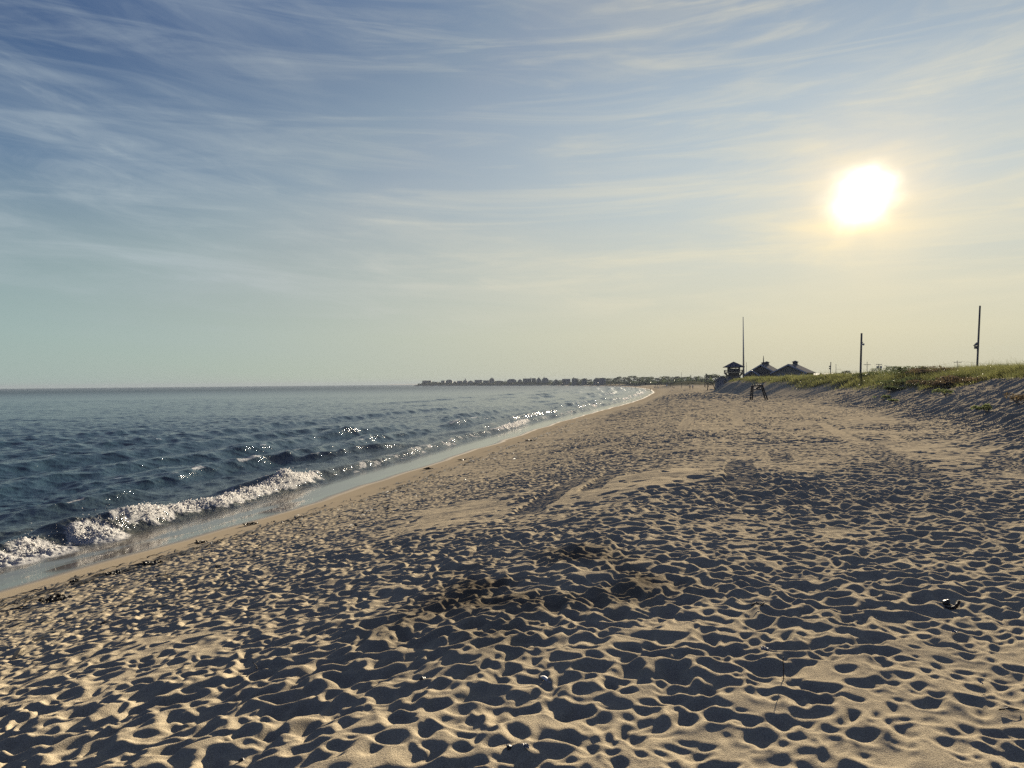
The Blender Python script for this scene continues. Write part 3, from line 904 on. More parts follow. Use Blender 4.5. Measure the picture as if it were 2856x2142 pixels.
M_WOOD = pbr('weathered_timber', (0.14, 0.125, 0.105), 0.85, 0.35, 4.0, stretch=(1, 1, 0.2))
M_DARKWOOD = pbr('dark_timber', (0.045, 0.040, 0.036), 0.8, 0.3, 4.0, stretch=(1, 1, 0.2))
M_GREYWOOD = pbr('grey_pole_wood', (0.15, 0.128, 0.118), 0.85, 0.35, 3.0, stretch=(2, 2, 0.15))
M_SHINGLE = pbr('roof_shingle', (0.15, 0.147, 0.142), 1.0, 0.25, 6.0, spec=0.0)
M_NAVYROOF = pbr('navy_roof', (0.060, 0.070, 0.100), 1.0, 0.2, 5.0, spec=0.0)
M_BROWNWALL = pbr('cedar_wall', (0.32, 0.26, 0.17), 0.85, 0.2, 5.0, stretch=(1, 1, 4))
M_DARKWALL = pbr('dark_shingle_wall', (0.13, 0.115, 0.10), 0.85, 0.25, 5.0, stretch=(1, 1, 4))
M_TRIM = pbr('white_trim', (0.62, 0.61, 0.58), 0.6, 0.08, 5.0)
M_METAL = pbr('galvanised_metal', (0.32, 0.33, 0.34), 0.45, 0.15, 8.0, spec=0.5, metal=0.3)
M_DARKMETAL = pbr('dark_metal', (0.05, 0.05, 0.052), 0.5, 0.2, 8.0, spec=0.5)
M_WIRE = pbr('wire', (0.03, 0.03, 0.03), 0.6, 0.1, 8.0)
M_GREYWALL = pbr('grey_wall', (0.24, 0.24, 0.235), 0.8, 0.15, 4.0)
M_GLASS = pbr('window_glass', (0.03, 0.04, 0.05), 0.08, 0.1, 2.0, spec=0.6)
HOUSE_WALLS = [pbr('house_wall_grey', (0.16, 0.17, 0.175), 0.85, 0.2, 2.0), pbr('house_wall_blue', (0.12, 0.145, 0.17), 0.85, 0.2, 2.0),
               pbr('house_wall_tan', (0.19, 0.175, 0.15), 0.85, 0.2, 2.0), pbr('house_wall_dark', (0.075, 0.08, 0.085), 0.85, 0.2, 2.0)]
HOUSE_ROOFS = [pbr('house_roof_grey', (0.075, 0.078, 0.082), 0.8, 0.2, 2.0), pbr('house_roof_brown', (0.085, 0.072, 0.062), 0.8, 0.2, 2.0)]


def place(px, py, y):
    """where a thing stands: on the ground under the photo's column px at depth y."""
    p = at_y(px, py, y)
    return Vector((p.x, p.y, ground_z(p.x, p.y)))


def z_of(px, py, y): return at_y(px, py, y).z


# ------------------------------------------------------------------ lifeguard tower
def lifeguard_tower():
    Yd = 200.0
    b = place(2046.5, 1058, Yd)
    t = empty('lifeguard_tower', b, math.radians(-12))
    tag(t, 'two storey lookout tower with navy pyramid roof and railed balcony beside the tall tapered mast', 'tower')
    zz = lambda py: z_of(2046.5, py, Yd) - b.z
    e, pk, dk, rl, lb = zz(1024.6), zz(1008.6), zz(1038.6), zz(1032.5), zz(1050)
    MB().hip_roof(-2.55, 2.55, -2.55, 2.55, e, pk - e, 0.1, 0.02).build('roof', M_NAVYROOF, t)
    cab = MB()
    hw = 1.55
    cab.box((0, 0, (dk + 0.1 + dk + 0.95) / 2), (2 * hw, 2 * hw, 0.95))
    cab.box((0, 0, e - 0.09), (2 * hw, 2 * hw, 0.16))
    for i in range(4):
        for sx, sy in ((-1, -1), (1, -1), (1, 1), (-1, 1)): pass
    for sx in (-1, 1):
        for sy in (-1, 1): cab.box((sx * (hw - 0.12), sy * (hw - 0.12), (dk + e) / 2 + 0.3), (0.24, 0.24, e - dk - 0.75))
    for k in (-0.5, 0.5):
        for a in (-1, 1):
            cab.box((k, a * (hw - 0.06), (dk + e) / 2 + 0.3), (0.14, 0.11, e - dk - 0.75)); cab.box((a * (hw - 0.06), k, (dk + e) / 2 + 0.3), (0.11, 0.14, e - dk - 0.75))
    for a in (-1, 1):
        cab.box((-1.1, a * (hw - 0.06), (dk + e) / 2 + 0.3), (0.5, 0.09, e - dk - 0.75))
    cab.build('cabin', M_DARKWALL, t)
    dkm = MB().box((0, 0, dk - 0.12), (4.8, 4.8, 0.22)); dkm.build('balcony_deck', M_WOOD, t)
    r = MB()
    for s in (-1, 1):
        for (z_, w_) in ((rl, 0.09), ((rl + dk) / 2, 0.05)):
            r.box((0, s * 2.33, z_), (4.75, 0.08, w_)); r.box((s * 2.33, 0, z_), (0.08, 4.58, w_))
        for i in range(9):
            q = -2.33 + i * 4.66 / 8
            r.box((q, s * 2.33, (dk + rl) / 2), (0.07, 0.07, rl - dk - 0.05)); r.box((s * 2.33, q, (dk + rl) / 2), (0.07, 0.07, rl - dk - 0.05))
    r.build('railing', M_WOOD, t)
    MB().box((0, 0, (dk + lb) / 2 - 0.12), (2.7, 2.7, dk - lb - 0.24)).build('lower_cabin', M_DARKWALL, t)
    for sx in (-1, 1):
        for sy in (-1, 1): MB().tube((sx * 2.2, sy * 2.2, dk - 0.24), (sx * 1.45, sy * 1.45, lb + 0.05), 0.09, sq=True).build('brace', M_WOOD, t)
        for k in (-0.6, 0.6): MB().tube((k, sx * 2.2, dk - 0.24), (k, sx * 1.42, lb + 0.05), 0.06, sq=True).build('brace', M_WOOD, t)
    MB().box((0, 0, lb / 2 - 0.2), (3.3, 3.0, lb + 0.36)).build('base', M_GREYWALL, t)
    MB().box((-0.4, -1.53, lb - 0.9), (0.9, 0.08, 1.7)).build('door', M_DARKWALL, t)


lifeguard_tower()


def mast():
    Yd = 168.0
    b = place(2074, 1053, Yd)
    top = at_y(2072.6, 886, Yd)
    t = empty('tapered_mast', b)
    tag(t, 'very tall grey tapered mast rising beside the lookout tower', 'mast')
    MB().tube((0, 0, -0.5), (top.x - b.x, 0, top.z - b.z), 0.225, 0.07, 14).build('shaft', M_METAL, t, True)
    MB().tube((0, 0, -0.3), (0, 0, 0.25), 0.34, 0.30, 14).build('base', M_METAL, t)
    MB().tube((top.x - b.x, 0, top.z - b.z - 0.02), (top.x - b.x, 0, top.z - b.z + 0.16), 0.10, 0.06, 10).build('cap', M_METAL, t)


mast()


def thin_pole(px0, py0, px1, py1, Yd, r, label, cat='pole', head=None):
    b = place(px0, py0, Yd); top = at_y(px1, py1, Yd)
    t = empty('thin_pole', b)
    tag(t, label, cat)
    MB().tube((0, 0, -0.3), (top.x - b.x, 0, top.z - b.z), r, r * 0.6, 8).build('shaft', M_DARKMETAL, t)
    if head == 'lamp':
        MB().box((0.25, 0, top.z - b.z - 0.25), (0.55, 0.35, 0.4)).build('lamp_head', M_DARKMETAL, t)
    elif head == 'ball':
        MB().tube((top.x - b.x, 0, top.z - b.z - 0.02), (top.x - b.x, 0, top.z - b.z + 0.12), 0.07, 0.04, 8).build('cap', M_DARKMETAL, t)
    return t


thin_pole(2082, 1046, 2081.6, 1012, 196, 0.07, 'thin dark whip pole between the tall mast and the gabled pavilions', head='ball')
thin_pole(1900.5, 1071, 1900.3, 1038.5, 330, 0.10, 'slender bare pole standing on the far beach in front of the hazy trees', head='ball')
thin_pole(1968.5, 1065, 1968, 1042, 300, 0.11, 'slender pole with a lamp head near the small far gable roof', head='lamp')


# ------------------------------------------------------------------ gabled pavilions
def pavilion(px_apex, px_l, px_r, py_ridge, py_eave, Yd, turn, length, wall, label, extras):
    k = Yd / F
    half = ((px_r - px_l) / 2) * k / math.cos(turn)
    c = place((px_l + px_r) / 2, 1050, Yd)
    zr = z_of(px_apex, py_ridge, Yd) - c.z; ze = z_of(px_apex, py_eave, Yd) - c.z
    t = empty('gabled_pavilion', c, -turn)
    tag(t, label, 'pavilion', 'shingled pavilions behind the dune')
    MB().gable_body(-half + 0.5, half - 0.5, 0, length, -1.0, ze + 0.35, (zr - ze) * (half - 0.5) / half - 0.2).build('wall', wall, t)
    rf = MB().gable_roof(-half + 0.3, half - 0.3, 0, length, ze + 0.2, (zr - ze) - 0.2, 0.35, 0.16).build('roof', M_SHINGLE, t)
    tr = MB()
    sl = (zr - ze - 0.2) / (half - 0.3)
    for sg in (-1, 1):
        tr.tube((0, -0.40, zr - 0.02), (sg * (half + 0.05), -0.40, ze + 0.2 - sl * 0.35 + 0.02), 0.11, sq=True)
    tr.build('bargeboard', M_TRIM, t)
    MB().box((0, length / 2, zr + 0.12), (0.35, length + 0.7, 0.08)).build('ridge_cap', M_METAL, t)
    for e in extras: e(t, half, length, zr, ze, rf)
    return t


def cupola(y, w, h, spike=0.0):
    def f(t, half, length, zr, ze, rf):
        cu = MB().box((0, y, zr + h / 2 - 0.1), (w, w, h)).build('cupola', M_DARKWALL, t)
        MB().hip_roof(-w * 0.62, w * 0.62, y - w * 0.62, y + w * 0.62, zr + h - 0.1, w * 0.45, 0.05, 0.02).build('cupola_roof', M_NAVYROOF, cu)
        if spike:
            MB().tube((0, y, zr + h + 0.1), (0, y, zr + h + spike), 0.16, 0.05, 8).build('finial', M_DARKWALL, cu)
    return f


def posts(xs):
    def f(t, half, length, zr, ze, rf):
        for x in xs:
            p = MB()
            p.box((x, -0.9, (ze - 1.4) / 2), (0.2, 0.2, ze - 1.4 + 0.8))
            for a in (-1, 1):
                p.tube((x, -0.9, ze - 1.5), (x + a * 0.85, -0.9, ze - 0.1), 0.07, sq=True)
                p.tube((x, -0.9, ze - 1.5), (x + a * 0.45, -0.9, ze + 0.1), 0.05, sq=True)
            p.build('post', M_TRIM, t)
    return f


def porch(dx, w, py_r, py_e, px, Yd):
    def f(t, half, length, zr, ze, rf):
        bz = t.location.z
        r_, e_ = z_of(px, py_r, Yd) - bz, z_of(px, py_e, Yd) - bz
        MB().gable_body(dx - w + 0.25, dx + w - 0.25, -3.0, -0.02, -1.0, e_ + 0.1, (r_ - e_) * 0.9 - 0.15).build('porch', M_DARKWALL, t)
        MB().gable_roof(dx - w + 0.15, dx + w - 0.15, -3.0, -0.45, e_ + 0.05, r_ - e_ - 0.1, 0.25, 0.12).build('porch_roof', M_SHINGLE, t)
        tr = MB()
        for sg in (-1, 1): tr.tube((dx, -3.3, r_), (dx + sg * (w + 0.1), -3.3, e_ - 0.1), 0.08, sq=True)
        tr.build('porch_trim', M_TRIM, t)
    return f


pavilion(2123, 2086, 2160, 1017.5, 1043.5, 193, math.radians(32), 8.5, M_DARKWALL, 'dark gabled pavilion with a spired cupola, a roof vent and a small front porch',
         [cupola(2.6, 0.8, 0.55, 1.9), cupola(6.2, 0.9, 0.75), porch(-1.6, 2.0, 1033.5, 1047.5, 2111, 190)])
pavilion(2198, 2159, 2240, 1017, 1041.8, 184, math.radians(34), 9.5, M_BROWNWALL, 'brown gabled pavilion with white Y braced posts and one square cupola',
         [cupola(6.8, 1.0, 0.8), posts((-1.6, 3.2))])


def small_gable():
    Yd = 235.0
    c = place(2016, 1060, Yd)
    t = empty('beach_hut', c, -0.15)
    tag(t, 'small low gabled hut just left of the lookout tower', 'hut')
    k = Yd / F
    r_, e_ = z_of(2018, 1049.5, Yd) - c.z, z_of(2018, 1061.5, Yd) - c.z
    MB().gable_body(-17 * k, 17 * k, 0, 5, -0.6, e_ + 0.1, r_ - e_ - 0.25).build('wall', M_GREYWALL, t)
    MB().gable_roof(-17.5 * k, 17.5 * k, 0, 5, e_, r_ - e_, 0.25, 0.12).build('roof', M_SHINGLE, t)
    MB().box((0.7, -0.03, e_ - 0.6), (0.9, 0.08, 1.6)).build('door', M_DARKWALL, t)


small_gable()


# ------------------------------------------------------------------ timber light poles on the dune
def light_pole(px0, py0, px1, py1, Yd, dia, label, fittings):
    b = place(px0, py0, Yd); top = at_y(px1, py1, Yd)
    foot = at_y(px0, py0, Yd)
    d = (top - foot).normalized()
    t = empty('light_pole', b)
    tag(t, label, 'light pole', 'wooden light poles on the dune')
    tz = top.z - b.z
    ax = lambda z: Vector(((foot.x - b.x) + (z - (foot.z - b.z)) * d.x / d.z, 0, z))
    MB().tube(ax(-0.6), ax(tz), dia / 2, dia * 0.44, 12).build('shaft', M_GREYWOOD, t, False)
    MB().tube(ax(tz - 0.01), ax(tz + 0.04), dia * 0.46, dia * 0.40, 12).build('cap', M_DARKMETAL, t)
    for kind, px, py in fittings:
        z = z_of(px, py, Yd) - b.z
        p = ax(z); sg = -1 if at_y(px, py, Yd).x - b.x < p.x else 1
        if kind == 'hood':
            m = MB()
            r0 = dia / 2
            m.add([(p.x + sg * r0, -0.22, z + 0.25), (p.x + sg * r0, 0.22, z + 0.25), (p.x + sg * (r0 + 0.42), 0.26, z - 0.2), (p.x + sg * (r0 + 0.42), -0.26, z - 0.2),
                   (p.x + sg * r0, -0.22, z + 0.02), (p.x + sg * r0, 0.22, z + 0.02), (p.x + sg * (r0 + 0.30), 0.24, z - 0.24), (p.x + sg * (r0 + 0.30), -0.24, z - 0.24)],
                  [(0, 1, 2, 3), (4, 7, 6, 5), (0, 3, 7, 4), (1, 5, 6, 2), (3, 2, 6, 7), (0, 4, 5, 1)])
            m.build('lamp_hood', M_DARKMETAL, t)
        elif kind == 'box':
            MB().box((p.x + sg * (dia / 2 + 0.15), 0, z), (0.34, 0.3, 0.36)).tube((p.x + sg * (dia / 2 + 0.02), 0, z - 0.5), (p.x + sg * (dia / 2 + 0.02), 0, z + 0.2), 0.03).build('junction_box', M_DARKMETAL, t)
        elif kind == 'lamp':
            m = MB().tube((p.x + sg * dia * 0.4, -0.1, z), (p.x + sg * (dia / 2 + 0.22), -0.16, z - 0.06), 0.12, 0.17, 10).tube((p.x, -dia / 2 - 0.06, z - 0.05), (p.x, -dia / 2 + 0.02, z - 0.05), 0.13, 0.13, 8)
            m.tube((p.x + sg * dia * 0.45, 0, z + 0.15), (p.x + sg * (dia * 0.5 + 0.1), -0.05, z + 0.35), 0.05, 0.05, 6)
            m.build('floodlight', M_METAL, t)


light_pole(2724.5, 1042, 2733.3, 853.5, 100, 0.245, 'tallest wooden light pole with a lamp hood and box, rising from the grassy dune', [('hood', 2720, 960), ('box', 2722, 969)])
light_pole(2400, 1043, 2403, 930, 113, 0.30, 'wooden light pole with one small floodlight, left of the picket fence', [('lamp', 2407, 960)])
light_pole(2316, 1046, 2317.2, 1010, 225, 0.27, 'short looking light pole with a box on its side, near the far brown pavilion', [('box', 2312, 1022), ('box', 2312, 1028)])


# ------------------------------------------------------------------ utility poles and wires
UP = {}


def utility_pole(key, px0, py0, px1, py1, Yd, r, label, arms=(), cans=(), tilt=0.0):
    b = place(px0, py0, Yd); top = at_y(px1, py1, Yd)
    t = empty('utility_pole', b)
    tag(t, label, 'utility pole', 'utility poles inland of the dune')
    tz = top.z - b.z; tx = top.x - b.x
    MB().tube((0, 0, -0.6), (tx, 0, tz), r, r * 0.7, 8).build('shaft', M_WOOD, t)
    ends = []
    for (pxa, pxb, py) in arms:
        A = at_y(pxa, py - tilt, Yd) - b; B = at_y(pxb, py + tilt, Yd) - b
        MB().tube(A, B, 0.075, sq=True).build('crossarm', M_WOOD, t)
        for q in (0.03, 0.3, 0.7, 0.97):
            P = A.lerp(B, q); MB().tube(P + Vector((0, 0, 0.06)), P + Vector((0, 0, 0.3)), 0.06, 0.04, 6).build('insulator', M_METAL, t)
            ends.append(b + P + Vector((0, 0, 0.3)))
    for (px, py) in cans:
        P = at_y(px, py, Yd) - b
        MB().tube(P + Vector((0, -0.1, -0.45)), P + Vector((0, -0.1, 0.45)), 0.34, 0.34, 10).build('transformer', M_METAL, t)
    UP[key] = ends or [b + Vector((tx, 0, tz))]


utility_pole('a', 2331, 1044, 2331.6, 1015, 300, 0.10, 'plain thin utility pole without a crossarm, left of the crossarm poles')
utility_pole('b', 2418, 1041, 2418.4, 1009, 280, 0.13, 'utility pole with one crossarm and a tall pin above it', [(2409, 2428, 1017.2)])
utility_pole('c', 2451.5, 1042, 2451.2, 1015, 255, 0.17, 'utility pole carrying two transformer cans under its crossarm', [(2443.5, 2459.5, 1017)], [(2447, 1025), (2456.5, 1024.5)])
utility_pole('d', 2470.5, 1042, 2472.8, 1020, 330, 0.14, 'leaning utility pole with a slightly tilted crossarm', [(2466, 2479.5, 1021)], tilt=0.9)
utility_pole('e', 2670, 1035, 2670, 1006, 265, 0.13, 'lone utility pole with a T shaped crossarm left of the tallest light pole', [(2660.5, 2682, 1010.5)])


def wire(A, B, sag, label):
    pts = []
    for i in range(15):
        t = i / 14; p = A.lerp(B, t); pts.append(p - Vector((0, 0, sag * 4 * t * (1 - t))))
    o = MB().path(pts, 0.022, 4).build('overhead_wire', M_WIRE)
    tag(o, label, 'wire', 'overhead wires between utility poles')


wire(UP['b'][3], UP['c'][0], 0.5, 'overhead wire from the crossarm pole to the transformer pole')
wire(UP['c'][3], UP['d'][0], 0.6, 'overhead wire from the transformer pole to the leaning pole')
wire(UP['d'][3], UP['e'][0], 1.8, 'long sagging overhead wire from the leaning pole to the lone T pole')
wire(UP['e'][3], at_y(2990, 1003, 250), 1.2, 'overhead wire running right from the lone T pole')
wire(at_y(2331.4, 1029, 300), at_y(2398, 1036, 290), 0.3, 'low wire stretching right from the plain thin pole')


def snow_fence():
    A = at_y(2368, 1043, 150); B = at_y(2449, 1041, 160)
    a = Vector((A.x, A.y, ground_z(A.x, A.y)))
    t = empty('picket_fence', a)
    tag(t, 'weathered picket sand fence leaning along the dune top by the poles', 'fence')
    m = MB(); n = 38; w = []
    rn = random.Random(4)
    for i in range(n):
        q = i / (n - 1)
        x = A.x + (B.x - A.x) * q; y = A.y + (B.y - A.y) * q
        z = ground_z(x, y) - a.z
        px = 2368 + 81 * q
        zt = z_of(px, 1041.5 - 10.5 * sstep(0.25, 1.0, np.float64(q)), y) - a.z
        zt = max(z + 0.5, zt) + rn.uniform(-0.08, 0.08)
        m.box((x - a.x, y - a.y, (zt + z - 0.2) / 2), (0.075, 0.02, zt - z + 0.2), rn.uniform(-0.3, 0.3), 0, rn.uniform(-0.06, 0.10))
        w.append((x - a.x, y - a.y - 0.03, zt - 0.22))
    m.build('pickets', M_WOOD, t)
    MB().path(w, 0.015, 4).build('fence_wire', M_WIRE, t)


snow_fence()


# ------------------------------------------------------------------ lifeguard chairs
def lifeguard_chair(px, py, Yd, rz, scale, label, seatback=True):
    b = on_ground(px, py) if Yd is None else place(px, py, Yd)
    t = empty('lifeguard_chair', b, rz)
    tag(t, label, 'lifeguard chair', 'lifeguard chairs on the sand')
    t.scale = (scale,) * 3
    hx, hy, sh = 0.62, 0.62, 1.62        # x = front (-x) to rear
    for sy in (-1, 1):
        MB().tube((-0.92, sy * 0.72, -0.12), (-0.72, sy * 0.52, 1.95), 0.08, sq=True).build('leg', M_DARKWOOD, t)
        MB().tube((1.10, sy * 0.74, -0.12), (0.42, sy * 0.52, 2.0), 0.08, sq=True).build('leg', M_DARKWOOD, t)
        MB().tube((-0.74, sy * 0.55, 1.93), (0.52, sy * 0.55, 1.98), 0.07, sq=True).build('armrest', M_DARKWOOD, t)
        MB().tube((-0.80, sy * 0.60, 1.50), (0.62, sy * 0.60, 1.44), 0.08, sq=True).build('seat_rail', M_DARKWOOD, t)
        MB().tube((-0.30, sy * 0.58, 1.48), (0.40, sy * 0.55, 1.95), 0.06, sq=True).build('side_brace', M_DARKWOOD, t)
    for z in (0.5, 1.05):
        x = -0.92 + 0.2 * z / 1.95
        MB().box((x - 0.06, 0, z), (0.03, 1.36 - 0.1 * z, 0.035)).build('rung', M_DARKWOOD, t)
    MB().box((0.97, 0, 0.4), (0.03, 1.38, 0.04)).build('rung', M_DARKWOOD, t)
    st = MB()
    for i in range(6): st.box((-0.62 + i * 0.19, 0, 1.56), (0.15, 1.1, 0.035))
    st.build('seat', M_WOOD, t)
    if seatback:
        bk = MB()
        for i in range(4):
            z = 1.72 + i * 0.17; bk.box((0.36 + 0.10 * i, 0, z), (0.03, 1.0, 0.13), 0, 0, 0.5)
        bk.build('backrest', M_TRIM, t)
        for sy in (-1, 1): MB().tube((0.30, sy * 0.42, 1.60), (0.72, sy * 0.42, 2.42), 0.04, sq=True).build('back_post', M_DARKWOOD, t)
    return t


lifeguard_chair(2115, 1116.5, None, math.radians(-8), 1.0, 'nearest lifeguard chair of dark timber standing empty on the trampled sand')
lifeguard_chair(1983, 1089.3, None, math.radians(-13), 1.12, 'second lifeguard chair, dark A shaped frame beyond the nearest one')
lifeguard_chair(1970, 1080.3, None, math.radians(-10), 0.95, 'pale hazy lifeguard chair half hidden behind the second chair', False)
CH4 = lifeguard_chair(1873.5, 1078.0, None, math.radians(-8), 0.85, 'farthest lifeguard chair, tiny, with a person sitting on it', False)


def timber_frame():
    c = place(1937, 1070, 412)
    k = 412 / F
    t = empty('timber_frame', c, 0.2)
    tag(t, 'open dark timber frame standing on the far sandy mound', 'frame')
    zt = z_of(1936, 1053.5, 412) - c.z; zr = z_of(1941, 1056, 412) - c.z; zb = z_of(1937, 1068, 412) - c.z
    MB().tube((-5.5 * k, 0, -0.5), (-4.6 * k, 0, zt), 0.13, sq=True).build('post', M_DARKWOOD, t)
    MB().tube((5.0 * k, 0, -0.5), (5.2 * k, 0, zr), 0.15, sq=True).build('post', M_DARKWOOD, t)
    MB().tube((-4.8 * k, 0, zt), (5.4 * k, 0, zr), 0.13, sq=True).build('top_beam', M_DARKWOOD, t)
    MB().tube((-5.4 * k, 0, zb), (5.1 * k, 0, zb - 0.2), 0.10, sq=True).build('bottom_beam', M_DARKWOOD, t)


timber_frame()


# ------------------------------------------------------------------ houses along the far shore
def far_y(px):
    """depth of the built strip behind the far shoreline."""
    xs = [1150, 1240, 1330, 1430, 1540, 1600, 1700, 1760]
    ys = []
    for p in xs:
        py = np.interp(p, [a for a, b in SHORE_PX[::-1][:12]], [b for a, b in SHORE_PX[::-1][:12]])
        ys.append(at_z(p, py, 0).y)
    return float(np.interp(px, xs, ys)) + 48


def house(px0, px1, ptop, kind, wi, ri, label, chim=None, cup=False, white=None, depth=9.0):
    Yd = far_y((px0 + px1) / 2)
    k = Yd / F
    c = place((px0 + px1) / 2, 1072, Yd)
    w = (px1 - px0) * k / 2 * 0.96
    top = z_of((px0 + px1) / 2, ptop, Yd) - c.z
    t = empty('shore_house', c, 0)
    tag(t, label, 'house', 'houses along the far shore')
    wall, roof = HOUSE_WALLS[wi], HOUSE_ROOFS[ri]
    if kind == 'flat':
        rh = 0.5; MB().box((0, depth / 2, (top - rh) / 2 - 0.5), (2 * w, depth, top - rh + 1)).build('wall', wall, t)
        MB().hip_roof(-w, w, 0, depth, top - rh, rh, 0.5, 0.75).build('roof', roof, t); ez = top - rh
    elif kind == 'hip':
        rh = top * 0.38; MB().box((0, depth / 2, (top - rh) / 2 - 0.5), (1.9 * w, depth, top - rh + 1)).build('wall', wall, t)
        MB().hip_roof(-0.95 * w, 0.95 * w, 0, depth, top - rh, rh, 0.4, 0.45).build('roof', roof, t); ez = top - rh
    elif kind == 'gable':      # gable end faces the water
        rh = top * 0.42; MB().gable_body(-0.92 * w, 0.92 * w, 0, depth, -1, top - rh + 0.1, rh - 0.35).build('wall', wall, t)
        MB().gable_roof(-0.92 * w, 0.92 * w, 0, depth, top - rh, rh, 0.4, 0.2).build('roof', roof, t); ez = top - rh
    else:                      # 'side': ridge runs along the shore
        rh = top * 0.42
        g = empty('wing', (0, 0, 0)) if False else None
        m = MB().gable_body(-depth / 2, depth / 2, -w, w, -1, top - rh + 0.1, rh - 0.35); r_ = MB().gable_roof(-depth / 2, depth / 2, -w, w, top - rh, rh, 0.4, 0.2)
        for q in (m, r_): q.v = [(-y, x + depth / 2, z) for x, y, z in q.v]
        m.build('wall', wall, t); r_.build('roof', roof, t); ez = top - rh
    n = max(2, int(2 * w / 3.2))
    rows = 2 if ez > 5 else 1
    wn = 0
    for rr in range(rows):
        for i in range(n):
            if wn >= 8: break
            x = -w * 0.8 + (i + 0.5) * 1.6 * w / n
            f = MB().box((x, -0.03 if kind != 'side' else -0.03, ez - 1.5 - 2.7 * rr), (1.25, 0.14, 1.5)).build('window', M_TRIM, t)
            MB().box((x, -0.09, ez - 1.5 - 2.7 * rr), (1.0, 0.06, 1.25)).build('pane', M_GLASS, f); wn += 1
    if chim is not None:
        MB().box((( chim - (px0 + px1) / 2) * k, depth * 0.5, top + 0.5), (1.0, 0.9, 3.0)).build('chimney', HOUSE_ROOFS[1], t)
    if cup:
        MB().box((0.1 * w, depth / 2, top + 0.6), (2.2, 2.2, 2.2)).build('cupola', wall, t)
        MB().hip_roof(0.1 * w - 1.3, 0.1 * w + 1.3, depth / 2 - 1.3, depth / 2 + 1.3, top + 1.7, 0.8, 0.2, 0.1).build('cupola_roof', roof, t)
    if white is not None:
        MB().box(((white - (px0 + px1) / 2) * k, -0.2, ez * 0.55), (0.9, 0.35, ez * 0.8)).build('corner_board', M_TRIM, t)
    if 2 * w > 14 and kind in ('flat', 'hip', 'side'):
        MB().box((0, -1.2, max(0.8, ez * 0.42)), (1.5 * w, 2.2, 0.25)).build('deck', M_TRIM, t)


HOUSES = [
    (1177, 1203, 1061, 'flat', 3, 0, 'boxy flat roofed house, last one on the tip of the headland'),
    (1206, 1220.5, 1065.3, 'side', 2, 1, 'lowest cottage, just right of the boxy house on the headland tip'),
    (1230, 1241, 1061, 'flat', 0, 0, 'narrow upright flat roofed house beside the lowest cottage'),
    (1242, 1263, 1059, 'hip', 2, 0, 'hip roofed house with pale porch right of the narrow upright house', dict(white=1260)),
    (1264, 1274, 1063.4, 'gable', 3, 1, 'little gabled cottage between two larger headland houses'),
    (1274.5, 1290, 1061.8, 'flat', 0, 0, 'long flat roofed wing left of the house with a rooftop lookout', dict(white=1279)),
    (1290.5, 1304, 1059, 'hip', 1, 0, 'house with a square rooftop lookout above its hip roof', dict(cup=True)),
    (1304.5, 1322, 1061.3, 'gable', 0, 1, 'wide low gable end house right of the rooftop lookout house'),
    (1323.5, 1345, 1060, 'side', 2, 0, 'pale broad roofed house with an annex, right of the wide low gable', dict(white=1326)),
    (1347.5, 1364, 1061.3, 'side', 1, 0, 'low blue grey wing leaning against the tall tower like house'),
    (1364, 1380, 1054.6, 'hip', 3, 0, 'tall dark tower like house, highest on the middle headland', dict(chim=1372)),
    (1384, 1406, 1062, 'hip', 3, 1, 'low dark house among bushes below three thin masts'),
    (1413, 1442, 1057, 'hip', 0, 0, 'very wide grey hip roofed house right of the masts'),
    (1443.5, 1457, 1057, 'gable', 2, 1, 'pointed gable house squeezed between two wide houses'),
    (1459, 1482, 1056, 'side', 0, 0, 'long roofed house with a tall chimney at its right end', dict(chim=1481)),
    (1483, 1495, 1054.5, 'flat', 3, 0, 'dark flat topped block left of the finial gable house'),
    (1495.5, 1510, 1052.6, 'gable', 0, 1, 'steep gable house with its peak above its neighbours', dict(white=1509)),
    (1511, 1531, 1053.5, 'hip', 1, 0, 'big hip roofed house with a chimney on its left slope', dict(chim=1518)),
    (1543.5, 1559, 1057.5, 'hip', 2, 1, 'grey house half hidden by bushes right of the big hip roofed house'),
    (1568.5, 1591, 1057, 'side', 3, 0, 'dark house with one bright white corner strip', dict(white=1581)),
    (1596, 1613, 1055.8, 'side', 1, 0, 'blue house with a left chimney and white right edge', dict(chim=1600, white=1612)),
    (1623, 1639, 1055.2, 'gable', 0, 1, 'gable house among trees right of the blue house', {}),
    (1656, 1672, 1053.4, 'hip', 0, 0, 'left half of a broad pale pair of houses below the trees'),
    (1672.5, 1689, 1053.6, 'flat', 1, 0, 'right half of a broad pale pair of houses, with balconies', dict(white=1688)),
]
for h in HOUSES:
    kw = h[7] if len(h) > 7 else {}
    house(*h[:7], **kw)
for px, pt, lab in ((1190.0, 1058.0, 0), (1394.5, 1055.0, 1), (1409.5, 1054.0, 2)):
    thin_pole(px + (22 if lab == 0 else 0), 1072, px + (22 if lab == 0 else 0), pt, far_y(px), 0.16, ['faint thin mast between the boxy house and the narrow upright house', 'left thin mast over the low dark house on the headland', 'right thin mast beside the very wide grey house'][lab], 'mast', 'ball')
